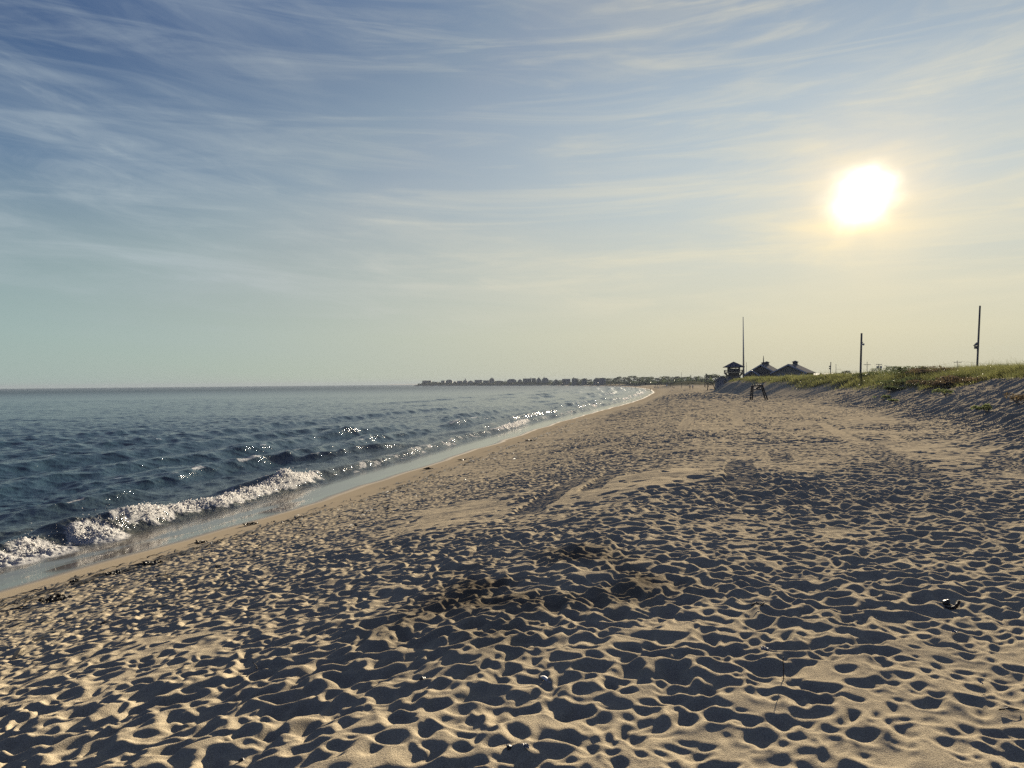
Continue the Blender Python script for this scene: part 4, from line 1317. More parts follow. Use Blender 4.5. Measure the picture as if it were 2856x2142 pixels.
# ------------------------------------------------------------------ leaves
def foliage_mat(name, c0, c1, trans=0.35, scale=1.2):
    m, n, l, out = new_mat(name)
    tc = nd(n, 'ShaderNodeTexCoord')
    at_ = nd(n, 'ShaderNodeAttribute', attribute_name='tint')
    no = nd(n, 'ShaderNodeTexNoise', inp={'Scale': scale, 'Detail': 3.0})
    l.new(tc.outputs['Object'], no.inputs['Vector'])
    ad = nd(n, 'ShaderNodeMath', operation='ADD', use_clamp=True)
    ml = nd(n, 'ShaderNodeMath', operation='MULTIPLY_ADD', inp={1: 1.4, 2: -0.7}); l.new(no.outputs['Fac'], ml.inputs[0])
    l.new(at_.outputs['Fac'], ad.inputs[0]); l.new(ml.outputs[0], ad.inputs[1])
    mx = nd(n, 'ShaderNodeMix', data_type='RGBA'); mx.inputs[6].default_value = (*c0, 1); mx.inputs[7].default_value = (*c1, 1)
    l.new(ad.outputs[0], mx.inputs[0])
    d = nd(n, 'ShaderNodeBsdfDiffuse'); t = nd(n, 'ShaderNodeBsdfTranslucent')
    l.new(mx.outputs[2], d.inputs[0]); l.new(mx.outputs[2], t.inputs[0])
    s = nd(n, 'ShaderNodeMixShader', inp={0: trans}); l.new(d.outputs[0], s.inputs[1]); l.new(t.outputs[0], s.inputs[2])
    g = nd(n, 'ShaderNodeBsdfGlossy', inp={'Roughness': 0.4}); g.inputs[0].default_value = (1, 1, 1, 1)
    s2 = nd(n, 'ShaderNodeMixShader', inp={0: 0.03}); l.new(s.outputs[0], s2.inputs[1]); l.new(g.outputs[0], s2.inputs[2])
    l.new(s2.outputs[0], out.inputs[0])
    return m


M_LEAF = foliage_mat('tree_leaves', (0.018, 0.026, 0.014), (0.060, 0.075, 0.032), 0.3)
M_SHRUB = foliage_mat('shrub_leaves', (0.020, 0.030, 0.014), (0.085, 0.105, 0.040), 0.35, 2.0)
M_SHRUB_BROWN = foliage_mat('shrub_leaves_brown', (0.035, 0.026, 0.018), (0.110, 0.085, 0.045), 0.35, 2.0)
M_PLANT = foliage_mat('plant_leaves', (0.045, 0.060, 0.022), (0.16, 0.19, 0.075), 0.4, 6.0)
M_GRASS = foliage_mat('marram_grass', (0.028, 0.034, 0.013), (0.118, 0.120, 0.042), 0.5, 0.35)
M_BARK = pbr('bark', (0.05, 0.043, 0.036), 0.9, 0.3, 5.0)


def leaf_cloud(rng, n, lobes, size, flat=0.0):
    """n leaf quads scattered in the outer shells of the lobes [(cx,cy,cz,rx,ry,rz)]."""
    L = np.array(lobes, np.float32)
    w = L[:, 3] * L[:, 4]; w = w / w.sum()
    k = rng.choice(len(L), n, p=w)
    d = rng.normal(size=(n, 3)); d /= np.linalg.norm(d, axis=1)[:, None]
    d[:, 2] = np.where(d[:, 2] < -0.35, -d[:, 2], d[:, 2])
    rr = 0.55 + 0.5 * rng.random(n) ** 0.6
    c = L[k, :3] + d * L[k, 3:] * rr[:, None]
    c += rng.normal(size=(n, 3)) * L[k, 3:] * 0.06
    a = rng.normal(size=(n, 3)); a[:, 2] *= (1 - flat); a /= np.linalg.norm(a, axis=1)[:, None]
    b = np.cross(a, rng.normal(size=(n, 3))); b /= np.linalg.norm(b, axis=1)[:, None]
    s = size * rng.uniform(0.5, 1.3, n)[:, None]
    V = np.stack([c - a * s - b * s * 0.1, c + b * s * 0.5, c + a * s + b * s * 0.1, c - b * s * 0.5], 1).reshape(-1, 3)
    q = np.arange(4 * n, dtype=np.int32).reshape(n, 4)
    t = np.repeat(np.clip(0.5 + rng.normal(size=n) * 0.22, 0, 1), 4)
    return V, q, t


TREE_VARIANTS = []
for v in range(6):
    rg = np.random.default_rng(300 + v)
    lob = [(0, 0, 0.55, 0.36, 0.36, 0.36)]
    for i in range(8 + v % 3):
        an = rg.uniform(0, 6.28); rad = rg.uniform(0.15, 0.36)
        lob.append((rad * math.cos(an), rad * math.sin(an), rg.uniform(0.22, 0.80), rg.uniform(0.15, 0.24), rg.uniform(0.13, 0.22), rg.uniform(0.10, 0.18)))
    for i in range(5):
        an = 1.26 * i; lob.append((0.24 * math.cos(an), 0.24 * math.sin(an), 0.17, 0.22, 0.22, 0.16))
    if v == 4:
        lob = [(rg.uniform(-.08, .08) * (1 - h), rg.uniform(-.05, .05), 0.22 + 0.74 * h, 0.30 * (1 - h) + 0.05, 0.30 * (1 - h) + 0.05, 0.10) for h in np.linspace(0, 1, 9)]
    Vv, q, t = leaf_cloud(rg, 1500, lob, 0.045)
    cm = np_mesh('crown', Vv, [q], attrs=dict(tint=t)); cm.materials.append(M_LEAF)
    tm = MB().tube((0, 0, -0.05), (0.01, 0, 0.38), 0.035, 0.022, 7)
    for i in range(5):
        an = rg.uniform(0, 6.28); tm.tube((0.01, 0, 0.24 + 0.03 * i), (0.24 * math.cos(an), 0.24 * math.sin(an), 0.52 + 0.05 * i), 0.016, 0.006, 5)
    ob = tm.build('trunk', M_BARK); tmesh = ob.data; bpy.data.objects.remove(ob)
    TREE_VARIANTS.append((cm, tmesh))


def tree(px, ptop, wpx, Yd, v, label):
    c = place(px, 1068, Yd)
    h = z_of(px, ptop, Yd) - c.z
    w = wpx * Yd / F * 1.3
    t = empty('shore_tree', c, RNG.uniform(0, 6))
    tag(t, label, 'tree', 'trees behind the far beach')
    for nm, me in zip(('crown', 'trunk'), TREE_VARIANTS[v]):
        o = link_mesh(nm, me, None, t)
        o.scale = (w / 0.95, w / 0.95, h)


TREES = [
    (1384, 1061.5, 14, 'small ragged tree under the left thin mast on the headland'), (1535, 1059, 14, 'small bushy tree between the big hip roofed house and the grey house'),
    (1563, 1059.5, 12, 'low round tree left of the house with the white corner strip'), (1603, 1053, 12, 'dark tree behind the blue house chimney'),
    (1616, 1056, 14, 'dark bushy tree right of the blue house'), (1630, 1054, 18, 'rounded tree crowning the gable house among trees'),
    (1645, 1057, 14, 'low brownish tree left of the broad pale pair of houses'), (1668, 1052.4, 22, 'broad tree rising just behind the pale left house of the pair'),
    (1686, 1053, 18, 'broad tree behind the balcony house of the pair'), (1703, 1053.3, 24, 'wide rounded tree right of the pale pair of houses'),
    (1727, 1047.8, 24, 'tall humped tree, second dark dome left of the darkest tree'), (1716, 1053, 16, 'lower round tree tucked left of the tall humped tree'),
    (1748, 1050, 20, 'dark dome forming the left shoulder of the darkest tree'), (1764, 1045.6, 28, 'darkest and highest tree of the distant shore line'),
    (1784, 1050.5, 20, 'low dome right of the darkest tree'), (1797, 1049.2, 14, 'narrow flat topped tree between two domes'),
    (1815, 1048.2, 26, 'peaked dome tree above the far bathers'), (1834, 1052.6, 20, 'sagging low tree in the dip of the treeline'),
    (1857, 1047.3, 30, 'big pale dome behind the farthest lifeguard chair'), (1874, 1049.2, 20, 'pale dome right of the farthest lifeguard chair'),
    (1890, 1048, 26, 'pale wide tree just left of the slender bare pole'), (1911, 1048.8, 26, 'pale wide tree just right of the slender bare pole'),
    (1927, 1046.3, 11, 'pointed conifer sticking out of the pale treeline'), (1950, 1047.6, 30, 'hazy dome tree behind the timber frame'),
    (1975, 1044.5, 24, 'hazy tree behind the slender lamp pole'), (1993, 1040.5, 40, 'largest hazy dome tree, behind the small far hut'),
    (2020, 1045, 28, 'hazy dome tree behind the lookout tower, on its left'), (2082, 1040.5, 18, 'grey tree showing between mast and dark pavilion'),
    (2290, 1037, 12, 'faint tree just right of the brown pavilion'), (2336, 1037.5, 26, 'faint low tree clump right of the plain thin utility pole'),
    (2353, 1033, 16, 'faint round tree left of the umbrella shaped tree'), (2364, 1030, 20, 'faint umbrella shaped tree left of the floodlight pole'),
    (2462, 1039, 18, 'faint treetop under the leaning utility pole'), (2482, 1037.2, 22, 'faint treetop right of the leaning utility pole'),
    (2503, 1038.2, 24, 'faint treetop just left of the dune shrubs'), (2312, 1040, 18, 'faint low treetop behind the short light pole'),
]
for i, (px, pt, w, lab) in enumerate(TREES):
    if px < 1700: Yd = far_y(px) + 22
    elif px < 1800: Yd = np.interp(px, [1700, 1800], [880, 760])
    elif px < 1960: Yd = np.interp(px, [1800, 1960], [740, 640])
    elif px < 2100: Yd = 520
    else: Yd = 620
    v = 4 if px == 1927 else (i * 7 + i // 3) % 6
    if v == 4 and px != 1927: v = 2
    tree(px, pt, w, float(Yd), v, lab)

# low growth along the far bank, one mass
rg = np.random.default_rng(71)
n = 22000
px = np.concatenate([rg.uniform(1165, 1560, n // 3), rg.uniform(1540, 1990, n - n // 3)])
Yq = np.empty(n); pts = np.zeros((n, 3), np.float32)
fy = np.array([far_y(p) for p in np.arange(1150, 1771, 10)])
for i in range(n):
    p = px[i]
    base = np.interp(p, np.arange(1150, 1771, 10), fy) - 10 if p < 1700 else np.interp(p, [1700, 1800, 1900, 1990], [830, 690, 600, 470])
    Yq[i] = base + rg.uniform(-14, 45)
dx_ = (px - 1428) / F * Yq
gz_, s_, _, _, _ = ground_zs(dx_.astype(np.float32), Yq.astype(np.float32))
hb = (0.9 + 1.2 * (px > 1690)) + (3.0 + 1.5 * (px > 1690)) * np.clip(vnoise(px * 0.12, Yq * 0.03, 3) + 0.4, 0, 1.2) * rg.random(n)
c = np.stack([dx_, Yq, gz_ + hb * rg.uniform(0.2, 1.0, n)], 1)
ok = s_ > 13; c = c[ok]; m_ = len(c)
a = rg.normal(size=(m_, 3)); a /= np.linalg.norm(a, axis=1)[:, None]; b = np.cross(a, rg.normal(size=(m_, 3))); b /= np.linalg.norm(b, axis=1)[:, None]
sz = rg.uniform(0.5, 1.15, m_)[:, None]
Vv = np.stack([c - a * sz, c + b * sz * 0.6, c + a * sz, c - b * sz * 0.6], 1).reshape(-1, 3)
me = np_mesh('undergrowth', Vv, [np.arange(4 * m_, dtype=np.int32).reshape(m_, 4)], attrs=dict(tint=np.repeat(np.clip(0.45 + 0.25 * rg.normal(size=m_), 0, 1), 4)))
tag(link_mesh('undergrowth', me, M_LEAF), 'dark scrub along the far bank below the houses and trees', 'scrub', kind='stuff')


# ------------------------------------------------------------------ dune grass
def grass_field():
    rg = np.random.default_rng(21)
    n = 1500000
    r = 25 + (205 - 25) * rg.random(n) ** 0.9
    az = rg.uniform(0.26, 0.68, n)
    x = (r * np.sin(az)).astype(np.float32); y = (r * np.cos(az)).astype(np.float32)
    s, ts, d, td = plan(x, y)
    g = d - grass_line(td)
    cl = fbm(x * 0.5, y * 0.5, 51, 3)
    veg = sstep(-0.6, 2.0, g) * sstep(26, 18, d)
    dens = veg * np.clip(0.35 + 1.1 * (cl + 0.25), 0.05, 1) * np.clip(60 / r, 0.35, 1.4)
    nearcrest = np.clip(1.3 - np.abs(d - 12) / 14, 0.3, 1)
    k = rg.random(n) < dens * 0.62 * nearcrest
    x, y, d, r, cl, g = x[k], y[k], d[k], r[k], cl[k], g[k]
    z, *_ = ground_zs(x, y)
    m = len(x)
    h = (0.32 + 0.40 * rg.random(m)) * (0.75 + 0.5 * np.clip(cl + 0.3, 0, 1)) * np.clip(0.55 + g * 0.25, 0.5, 1.1)
    tall = rg.random(m) < 0.035; h = np.where(tall, h * 1.7, h)
    wd = np.clip(0.0045 + r * 0.00012, 0.006, 0.03) * rg.uniform(0.7, 1.3, m)
    fa = rg.uniform(0, math.pi, m)
    lean = rg.normal(-0.22, 0.22, m); lean2 = rg.normal(0.0, 0.18, m)
    wx, wy = np.cos(fa) * wd, np.sin(fa) * wd
    B = np.stack([x, y, z - 0.03], 1)
    M1 = B + np.stack([lean * h * 0.3, lean2 * h * 0.3, h * 0.55], 1)
    T = B + np.stack([lean * h * 1.1, lean2 * h * 1.1, h * 0.95], 1)
    W = np.stack([wx, wy, np.zeros(m)], 1)
    V = np.stack([B - W, B + W, M1 + W * 0.8, M1 - W * 0.8, T], 1).reshape(-1, 3)
    i = np.arange(m, dtype=np.int32) * 5
    q = np.stack([i, i + 1, i + 2, i + 3], 1); t3 = np.stack([i + 3, i + 2, i + 4], 1)
    tint = np.clip(0.45 + 0.3 * fbm(x * 0.25, y * 0.25, 8, 2) + 0.18 * rg.normal(size=m), 0, 1)
    me = np_mesh('dune_grass', V, [q, t3], attrs=dict(tint=np.repeat(tint, 5)))
    tag(link_mesh('dune_grass', me, M_GRASS), 'tall marram grass covering the dune top', 'grass', kind='stuff')
    # pale flower heads
    fl = rg.choice(m, 420)
    c = np.stack([x[fl], y[fl], z[fl] + h[fl] * 0.9], 1); a = rg.normal(size=(420, 3)); a /= np.linalg.norm(a, axis=1)[:, None]
    b = np.cross(a, rg.normal(size=(420, 3))); b /= np.linalg.norm(b, axis=1)[:, None]; sz = 0.022 * rg.uniform(0.6, 1.5, 420)[:, None] * np.clip(r[fl] / 60, 0.7, 1.4)[:, None]
    V = np.stack([c - a * sz, c - b * sz, c + a * sz, c + b * sz], 1).reshape(-1, 3)
    me = np_mesh('wildflowers', V, [np.arange(1680, dtype=np.int32).reshape(420, 4)])
    tag(link_mesh('wildflowers', me, pbr('petals', (0.75, 0.74, 0.66), 0.6, 0.1, 3.0, translucent=0.4)), 'small white wildflowers sprinkled through the dune grass', 'wildflowers', kind='stuff')
    return m


print('BLADES', grass_field())


def shrub(name, px, py, w, h, mat, n, size, label, cat, group, dens=6, sink=0.1):
    c = on_ground(px, py)
    t = empty(name, c, RNG.uniform(0, 6))
    tag(t, label, cat, group)
    rg = np.random.default_rng(int(px))
    lob = [(rg.normal() * w * 0.28, rg.normal() * w * 0.28, h * rg.uniform(0.3, 0.65), w * rg.uniform(0.16, 0.3), w * rg.uniform(0.16, 0.3), h * rg.uniform(0.22, 0.38)) for _ in range(dens)]
    V, q, tt = leaf_cloud(rg, n, lob, size)
    V[:, 2] = np.maximum(V[:, 2], -0.05)
    me = np_mesh('foliage', V, [q], attrs=dict(tint=tt)); link_mesh('foliage', me, mat, t)
    st = MB()
    for _ in range(7):
        an = rg.uniform(0, 6.28); st.tube((0, 0, -sink), (0.3 * w * math.cos(an), 0.3 * w * math.sin(an), h * rg.uniform(0.5, 0.8)), 0.012 + 0.01 * h, 0.004, 5)
    st.build('stems', M_BARK, t)


for px, py, w, h, mat, lab in (
    (2515, 1056, 4.2, 1.3, M_SHRUB, 'dark shrub at the left end of the dune hummock, below the faint treetops'),
    (2545, 1052, 4.0, 1.5, M_SHRUB, 'dense green shrub left of the hummock peak'),
    (2572, 1048, 4.2, 1.5, M_SHRUB_BROWN, 'brownish shrub crowning the hummock peak'),
    (2606, 1050, 3.6, 1.2, M_SHRUB_BROWN, 'brownish twiggy shrub right of the hummock peak'),
    (2540, 1078, 3.4, 1.1, M_SHRUB, 'dark green shrub hanging on the face of the hummock'),
    (2585, 1082, 3.2, 1.0, M_SHRUB, 'grey green shrub in the shadow under the hummock'),
    (2640, 1084, 3.0, 0.9, M_SHRUB_BROWN, 'rusty shrub at the foot of the grass, mid dune'),
    (2690, 1076, 3.4, 0.9, M_SHRUB_BROWN, 'dark reddish shrub patch under the tallest light pole'),
    (2495, 1092, 2.0, 0.7, M_SHRUB, 'small bright edged shrub at the left foot of the hummock'),
    (2430, 1055, 3.0, 1.0, M_SHRUB, 'dark shrub below the picket fence'),
):
    shrub('dune_shrub', px, py, w * 0.9, h * 0.8, mat, 1700, 0.07, lab, 'shrub', 'shrubs on the dune', 9)
for px, py, w, h, lab in (
    (2463, 1118, 0.9, 0.42, 'leafy green beach plant at the foot of the dune, leftmost on bare sand'),
    (2637, 1103, 1.0, 0.45, 'pale green beach plant just below the rusty shrub'),
    (2752, 1150, 0.62, 0.36, 'green beach plant alone on the furrowed sand slope'),
    (2845, 1128, 1.3, 0.5, 'brown straggly plant at the right edge of the sand slope'),
    (2500, 1122, 0.8, 0.25, 'low pale plant with white flowers beside the leafy green one'),
):
    shrub('beach_plant', px, py, w, h, M_PLANT if 'brown' not in lab else M_SHRUB_BROWN, 420, 0.055, lab, 'plant', 'plants on the bare sand', 7, 0.05)

# ------------------------------------------------------------------ distant hills
def hills(px0, px1, Yd, prof, label, mat):
    n = 60; vs = []; fs = []
    for i in range(n):
        px = px0 + (px1 - px0) * i / (n - 1)
        top = z_of(px, prof(i / (n - 1)) , Yd)
        p = at_y(px, 1071, Yd)
        for dy, zz in ((-260, -2.0), (0, top), (300, top * 0.6), (600, -2.0)): vs.append((p.x * (1 + dy / Yd), Yd + dy, zz))
        if i:
            b = 4 * i
            for k in range(3): fs.append((b - 4 + k, b + k, b + k + 1, b - 4 + k + 1))
    me = bpy.data.meshes.new('hills'); me.from_pydata(vs, [], fs); me.update()
    tag(link_mesh('hills', me, mat), label, 'hills', kind='structure')


M_HILL = pbr('hill_woods', (0.035, 0.042, 0.028), 0.95, 0.4, 0.05)
hills(1080, 1175, 5200, lambda t: 1071.6 + 0.35 * math.sin(t * 17) - 0.0096 * 95 * t + 1.2 * (1 - min(1, t * 8)), 'faint far land low on the sea horizon', M_HILL)
hills(2770, 2990, 1100, lambda t: 1033.5 - 7.0 * t + 0.5 * math.sin(t * 23), 'hazy wooded hill beyond the dune at the right', M_HILL)
hills(2270, 2560, 1000, lambda t: 1041.5 - 1.5 * t + 0.5 * math.sin(t * 31), 'hazy low woods beyond the dune behind the utility poles', M_HILL)

# ------------------------------------------------------------------ people, all far away
M_SKIN = pbr('skin', (0.30, 0.19, 0.13), 0.6, 0.1, 8.0)
M_HAIR = pbr('hair', (0.03, 0.022, 0.016), 0.7, 0.2, 20.0)
CLOTH = {k: pbr('cloth_' + k, c, 0.9, 0.12, 12.0) for k, c in dict(navy=(0.03, 0.035, 0.06), black=(0.02, 0.02, 0.022), white=(0.7, 0.69, 0.66), red=(0.22, 0.04, 0.035), grey=(0.2, 0.2, 0.2), blue=(0.08, 0.13, 0.25)).items()}


def skin_mesh(name, joints, edges, sub=1):
    me = bpy.data.meshes.new(name)
    names = list(joints)
    me.from_pydata([joints[k][:3] for k in names], [(names.index(a), names.index(b)) for a, b in edges], [])
    o = bpy.data.objects.new(name, me); COL.objects.link(o)
    o.modifiers.new('skin', 'SKIN')
    for i, k in enumerate(names):
        r = joints[k][3]
        me.skin_vertices[0].data[i].radius = (r, r if len(joints[k]) < 5 else joints[k][4])
        me.skin_vertices[0].data[i].use_root = (k in ('pelvis', 'root'))
    sm = o.modifiers.new('sub', 'SUBSURF'); sm.levels = sub; sm.render_levels = sub
    dg = bpy.context.evaluated_depsgraph_get()
    m2 = bpy.data.meshes.new_from_object(o.evaluated_get(dg)); m2.name = name
    bpy.data.objects.remove(o); bpy.data.meshes.remove(me)
    m2.polygons.foreach_set('use_smooth', [True] * len(m2.polygons))
    return m2


def pose(hip=(0, 0, 0.92), chest=(0, 0.02, 1.32), neck=(0, 0.03, 1.50), head=(0, 0.0, 1.62), arms=None, legs=None):
    J, E = {}, []
    hx, hy, hz = hip
    J['pelvis'] = (hx, hy, hz, 0.125, 0.10)
    J['waist'] = ((hx + chest[0]) / 2, (hy + chest[1]) / 2, (hz + chest[2]) / 2, 0.115, 0.09)
    J['chest'] = (*chest, 0.135, 0.10); J['neck'] = (*neck, 0.05)
    J['jaw'] = (head[0], head[1] - 0.025, head[2] - 0.045, 0.062); J['skull'] = (*head, 0.078); J['top'] = (head[0], head[1] + 0.01, head[2] + 0.07, 0.06)
    J['nose'] = (head[0], head[1] - 0.105, head[2] - 0.01, 0.012)
    E += [('pelvis', 'waist'), ('waist', 'chest'), ('chest', 'neck'), ('neck', 'jaw'), ('jaw', 'skull'), ('skull', 'top'), ('skull', 'nose')]
    for s, nm in ((-1, 'l'), (1, 'r')):
        J['ear' + nm] = (head[0] + s * 0.088, head[1] + 0.01, head[2] - 0.005, 0.014); E.append(('skull', 'ear' + nm))
        el, wr = arms[nm]
        sh = (chest[0] + s * 0.185, chest[1], chest[2] + 0.09)
        J['sh' + nm] = (*sh, 0.058); J['el' + nm] = (*el, 0.042); J['wr' + nm] = (*wr, 0.028)
        E += [('chest', 'sh' + nm), ('sh' + nm, 'el' + nm), ('el' + nm, 'wr' + nm)]
        d = (Vector(wr) - Vector(el)).normalized(); side = Vector((s, 0, 0)).cross(d); fw = Vector((0, -1, 0)) if abs(d.z) > 0.5 else Vector((0, 0, 1))
        pc = Vector(wr) + d * 0.05
        J['palm' + nm] = (*pc, 0.030); E.append(('wr' + nm, 'palm' + nm))
        lat = d.cross(Vector((s, 0, 0))).normalized() if abs(d.x) < 0.9 else Vector((0, 1, 0))
        for f, (o_, ln) in enumerate(((-0.028, 0.062), (-0.010, 0.075), (0.010, 0.070), (0.028, 0.055))):
            b0 = pc + lat * o_ + d * 0.035; b1 = b0 + d * ln * 0.6; b2 = b1 + d * ln * 0.4 - Vector((s, 0, 0)) * 0.015
            J[f'f{f}a' + nm] = (*b0, 0.009); J[f'f{f}b' + nm] = (*b1, 0.008); J[f'f{f}c' + nm] = (*b2, 0.007)
            E += [('palm' + nm, f'f{f}a' + nm), (f'f{f}a' + nm, f'f{f}b' + nm), (f'f{f}b' + nm, f'f{f}c' + nm)]
        t0 = pc - lat * 0.035 - d * 0.005; t1 = t0 - lat * 0.025 + d * 0.035
        J['ta' + nm] = (*t0, 0.010); J['tb' + nm] = (*t1, 0.008); E += [('palm' + nm, 'ta' + nm), ('ta' + nm, 'tb' + nm)]
        kn, an, to = legs[nm]
        J['hip' + nm] = (hx + s * 0.095, hy, hz - 0.05, 0.085); J['kn' + nm] = (*kn, 0.055); J['ca' + nm] = (*(Vector(kn) * 0.65 + Vector(an) * 0.35 + Vector((0, 0.02, 0))), 0.052)
        J['an' + nm] = (*an, 0.036); J['to' + nm] = (*to, 0.030)
        E += [('pelvis', 'hip' + nm), ('hip' + nm, 'kn' + nm), ('kn' + nm, 'ca' + nm), ('ca' + nm, 'an' + nm), ('an' + nm, 'to' + nm)]
    return J, E


POSES = dict(
    stand=pose(arms=dict(l=((-0.24, 0.03, 1.14), (-0.23, -0.05, 0.88)), r=((0.24, 0.03, 1.14), (0.23, -0.05, 0.88))),
               legs=dict(l=((-0.10, -0.01, 0.49), (-0.11, 0.03, 0.07), (-0.12, -0.12, 0.03)), r=((0.10, -0.01, 0.49), (0.11, 0.03, 0.07), (0.12, -0.12, 0.03)))),
    walk=pose(arms=dict(l=((-0.23, 0.12, 1.15), (-0.22, 0.14, 0.89)), r=((0.23, -0.10, 1.15), (0.21, -0.24, 0.95))),
              legs=dict(l=((-0.09, -0.17, 0.51), (-0.09, -0.22, 0.08), (-0.09, -0.36, 0.06)), r=((0.09, 0.08, 0.50), (0.09, 0.34, 0.14), (0.09, 0.26, 0.03)))),
    sit=pose(hip=(0, 0.1, 0.16), chest=(0, 0.20, 0.55), neck=(0, 0.18, 0.73), head=(0, 0.13, 0.85),
             arms=dict(l=((-0.26, 0.05, 0.42), (-0.14, -0.20, 0.46)), r=((0.26, 0.05, 0.42), (0.14, -0.20, 0.46))),
             legs=dict(l=((-0.13, -0.30, 0.46), (-0.12, -0.48, 0.08), (-0.12, -0.60, 0.04)), r=((0.13, -0.30, 0.46), (0.12, -0.48, 0.08), (0.12, -0.60, 0.04)))),
    crouch=pose(hip=(0, 0.15, 0.35), chest=(0, -0.12, 0.66), neck=(0, -0.24, 0.76), head=(0, -0.34, 0.82),
                arms=dict(l=((-0.24, -0.28, 0.45), (-0.15, -0.40, 0.22)), r=((0.24, -0.28, 0.45), (0.15, -0.40, 0.22))),
                legs=dict(l=((-0.16, -0.22, 0.40), (-0.12, 0.08, 0.08), (-0.13, -0.08, 0.03)), r=((0.16, -0.22, 0.40), (0.12, 0.08, 0.08), (0.13, -0.08, 0.03)))),
)
PM = {}
for k, (J, E) in POSES.items():
    body = skin_mesh('person', J, E); body.materials.append(M_SKIN)
    g = 1.13
    sj = {n: J[n] for n in ('pelvis', 'waist', 'chest', 'shl', 'shr')}
    top = {n: (v[0], v[1], v[2], v[3] * g + 0.012, (v[4] if len(v) > 4 else v[3]) * g + 0.012) for n, v in sj.items()}
    for s in 'lr':
        e = Vector(J['sh' + s][:3]).lerp(Vector(J['el' + s][:3]), 0.55); top['sl' + s] = (*e, 0.062)
    shirt = skin_mesh('shirt', top, [('pelvis', 'waist'), ('waist', 'chest'), ('chest', 'shl'), ('chest', 'shr'), ('shl', 'sll'), ('shr', 'slr')])
    sh = {'pelvis': (J['pelvis'][0], J['pelvis'][1], J['pelvis'][2] + 0.03, 0.155, 0.13)}
    for s in 'lr':
        sh['hip' + s] = (*J['hip' + s][:3], 0.108); e = Vector(J['hip' + s][:3]).lerp(Vector(J['kn' + s][:3]), 0.75); sh['th' + s] = (*e, 0.085)
    shorts = skin_mesh('shorts', sh, [('pelvis', 'hipl'), ('pelvis', 'hipr'), ('hipl', 'thl'), ('hipr', 'thr')])
    hd = J['skull']
    hm = bmesh.new(); bmesh.ops.create_icosphere(hm, subdivisions=2, radius=0.096)
    for v in hm.verts:
        v.co.z = v.co.z * 0.95 + 0.035; v.co.y = v.co.y * 1.05 + 0.022
        if v.co.y < -0.05 and v.co.z < 0.06: v.co.y = -0.045
        if v.co.z < -0.03: v.co.z = -0.03
        v.co += Vector(hd[:3])
    hair = bpy.data.meshes.new('hair'); hm.to_mesh(hair); hm.free(); hair.materials.append(M_HAIR)
    PM[k] = (body, shirt, shorts, hair)


def person(px, py, hpx, pose_k, face, shirt, shorts, label, group, loc=None, sink=0.0, h=None):
    p = loc if loc is not None else on_ground(px, py)
    dist = p.y
    full = dict(stand=1.70, walk=1.70, sit=0.93, crouch=0.92)[pose_k]
    sc = min(1.15, max(0.72, (hpx * dist / F) / full)) if h is None else h
    body, sh, so_, hair = PM[pose_k]
    t = bpy.data.objects.new('person', body); COL.objects.link(t)
    t.location = (p.x, p.y, p.z - sink - 0.02 * (pose_k != 'sit')); t.rotation_euler = (0, 0, math.radians(face)); t.scale = (sc,) * 3
    tag(t, label, 'person', group)
    for me, nm, key in ((sh, 'shirt', shirt), (so_, 'shorts', shorts)):
        if not key: continue
        o = bpy.data.objects.new(nm, me); COL.objects.link(o); o.parent = t
        if not me.materials: me.materials.append(CLOTH[key])
        o.material_slots[0].link = 'OBJECT'; o.material_slots[0].material = CLOTH[key]
    o = bpy.data.objects.new('hair', hair); COL.objects.link(o); o.parent = t
    return t


GW, GB, GS = 'people walking along the beach', 'people bathing at the water edge', 'people sitting on the far sand'
person(1924.3, 1086.8, 13, 'walk', 10, 'black', 'navy', 'walker in dark clothes, left of the pair on the open sand', GW)
person(1932.2, 1086.3, 12.6, 'walk', 0, 'white', 'grey', 'walker in a light top, right of the pair on the open sand', GW)
person(1814.3, 1091.3, 8.4, 'walk', 20, 'black', 'black', 'lone dark figure walking at the edge of the swash', GW)


def in_water(px, py, hpx, k, face, shirt, shorts, label, sink):
    p = at_z(px, py, 0.0); p.z = -sink * 1.0
    return person(px, py, hpx, k, face, shirt, shorts, label, GB, loc=p, h=1.0)


in_water(1717.5, 1079.2, 4, 'stand', 0, None, 'navy', 'bather standing in the shallows, farthest left of all', 0.3)
in_water(1744, 1082.8, 4.5, 'stand', 30, 'black', 'black', 'bather in black standing apart in the bright shallows', 0.35)
in_water(1757.4, 1079.2, 4, 'stand', 60, 'black', 'navy', 'left one of two bathers standing close together', 0.1)
in_water(1760.4, 1079.2, 4, 'stand', 200, 'navy', 'black', 'right one of two bathers standing close together', 0.1)
in_water(1761.4, 1086.6, 4.5, 'stand', 90, None, 'red', 'slim bather wading nearer than the close pair', 0.4)
in_water(1773.6, 1085.0, 5, 'walk', 0, None, 'blue', 'bather wading left of the crouching figure', 0.2)
in_water(1778.6, 1087.2, 2.5, 'crouch', 70, 'black', 'black', 'dark figure crouching in the swash', 0.05)
in_water(1721.3, 1087.9, 2, 'stand', 0, None, 'navy', 'swimmer with only the head above water, left of two', 1.35)
in_water(1723.7, 1090.2, 2.6, 'stand', 0, None, 'navy', 'swimmer with head and shoulders above water, right of two', 1.2)
in_water(1766.5, 1087.0, 1.5, 'stand', 0, None, 'red', 'swimmer low in the water beside the wading bathers', 1.3)
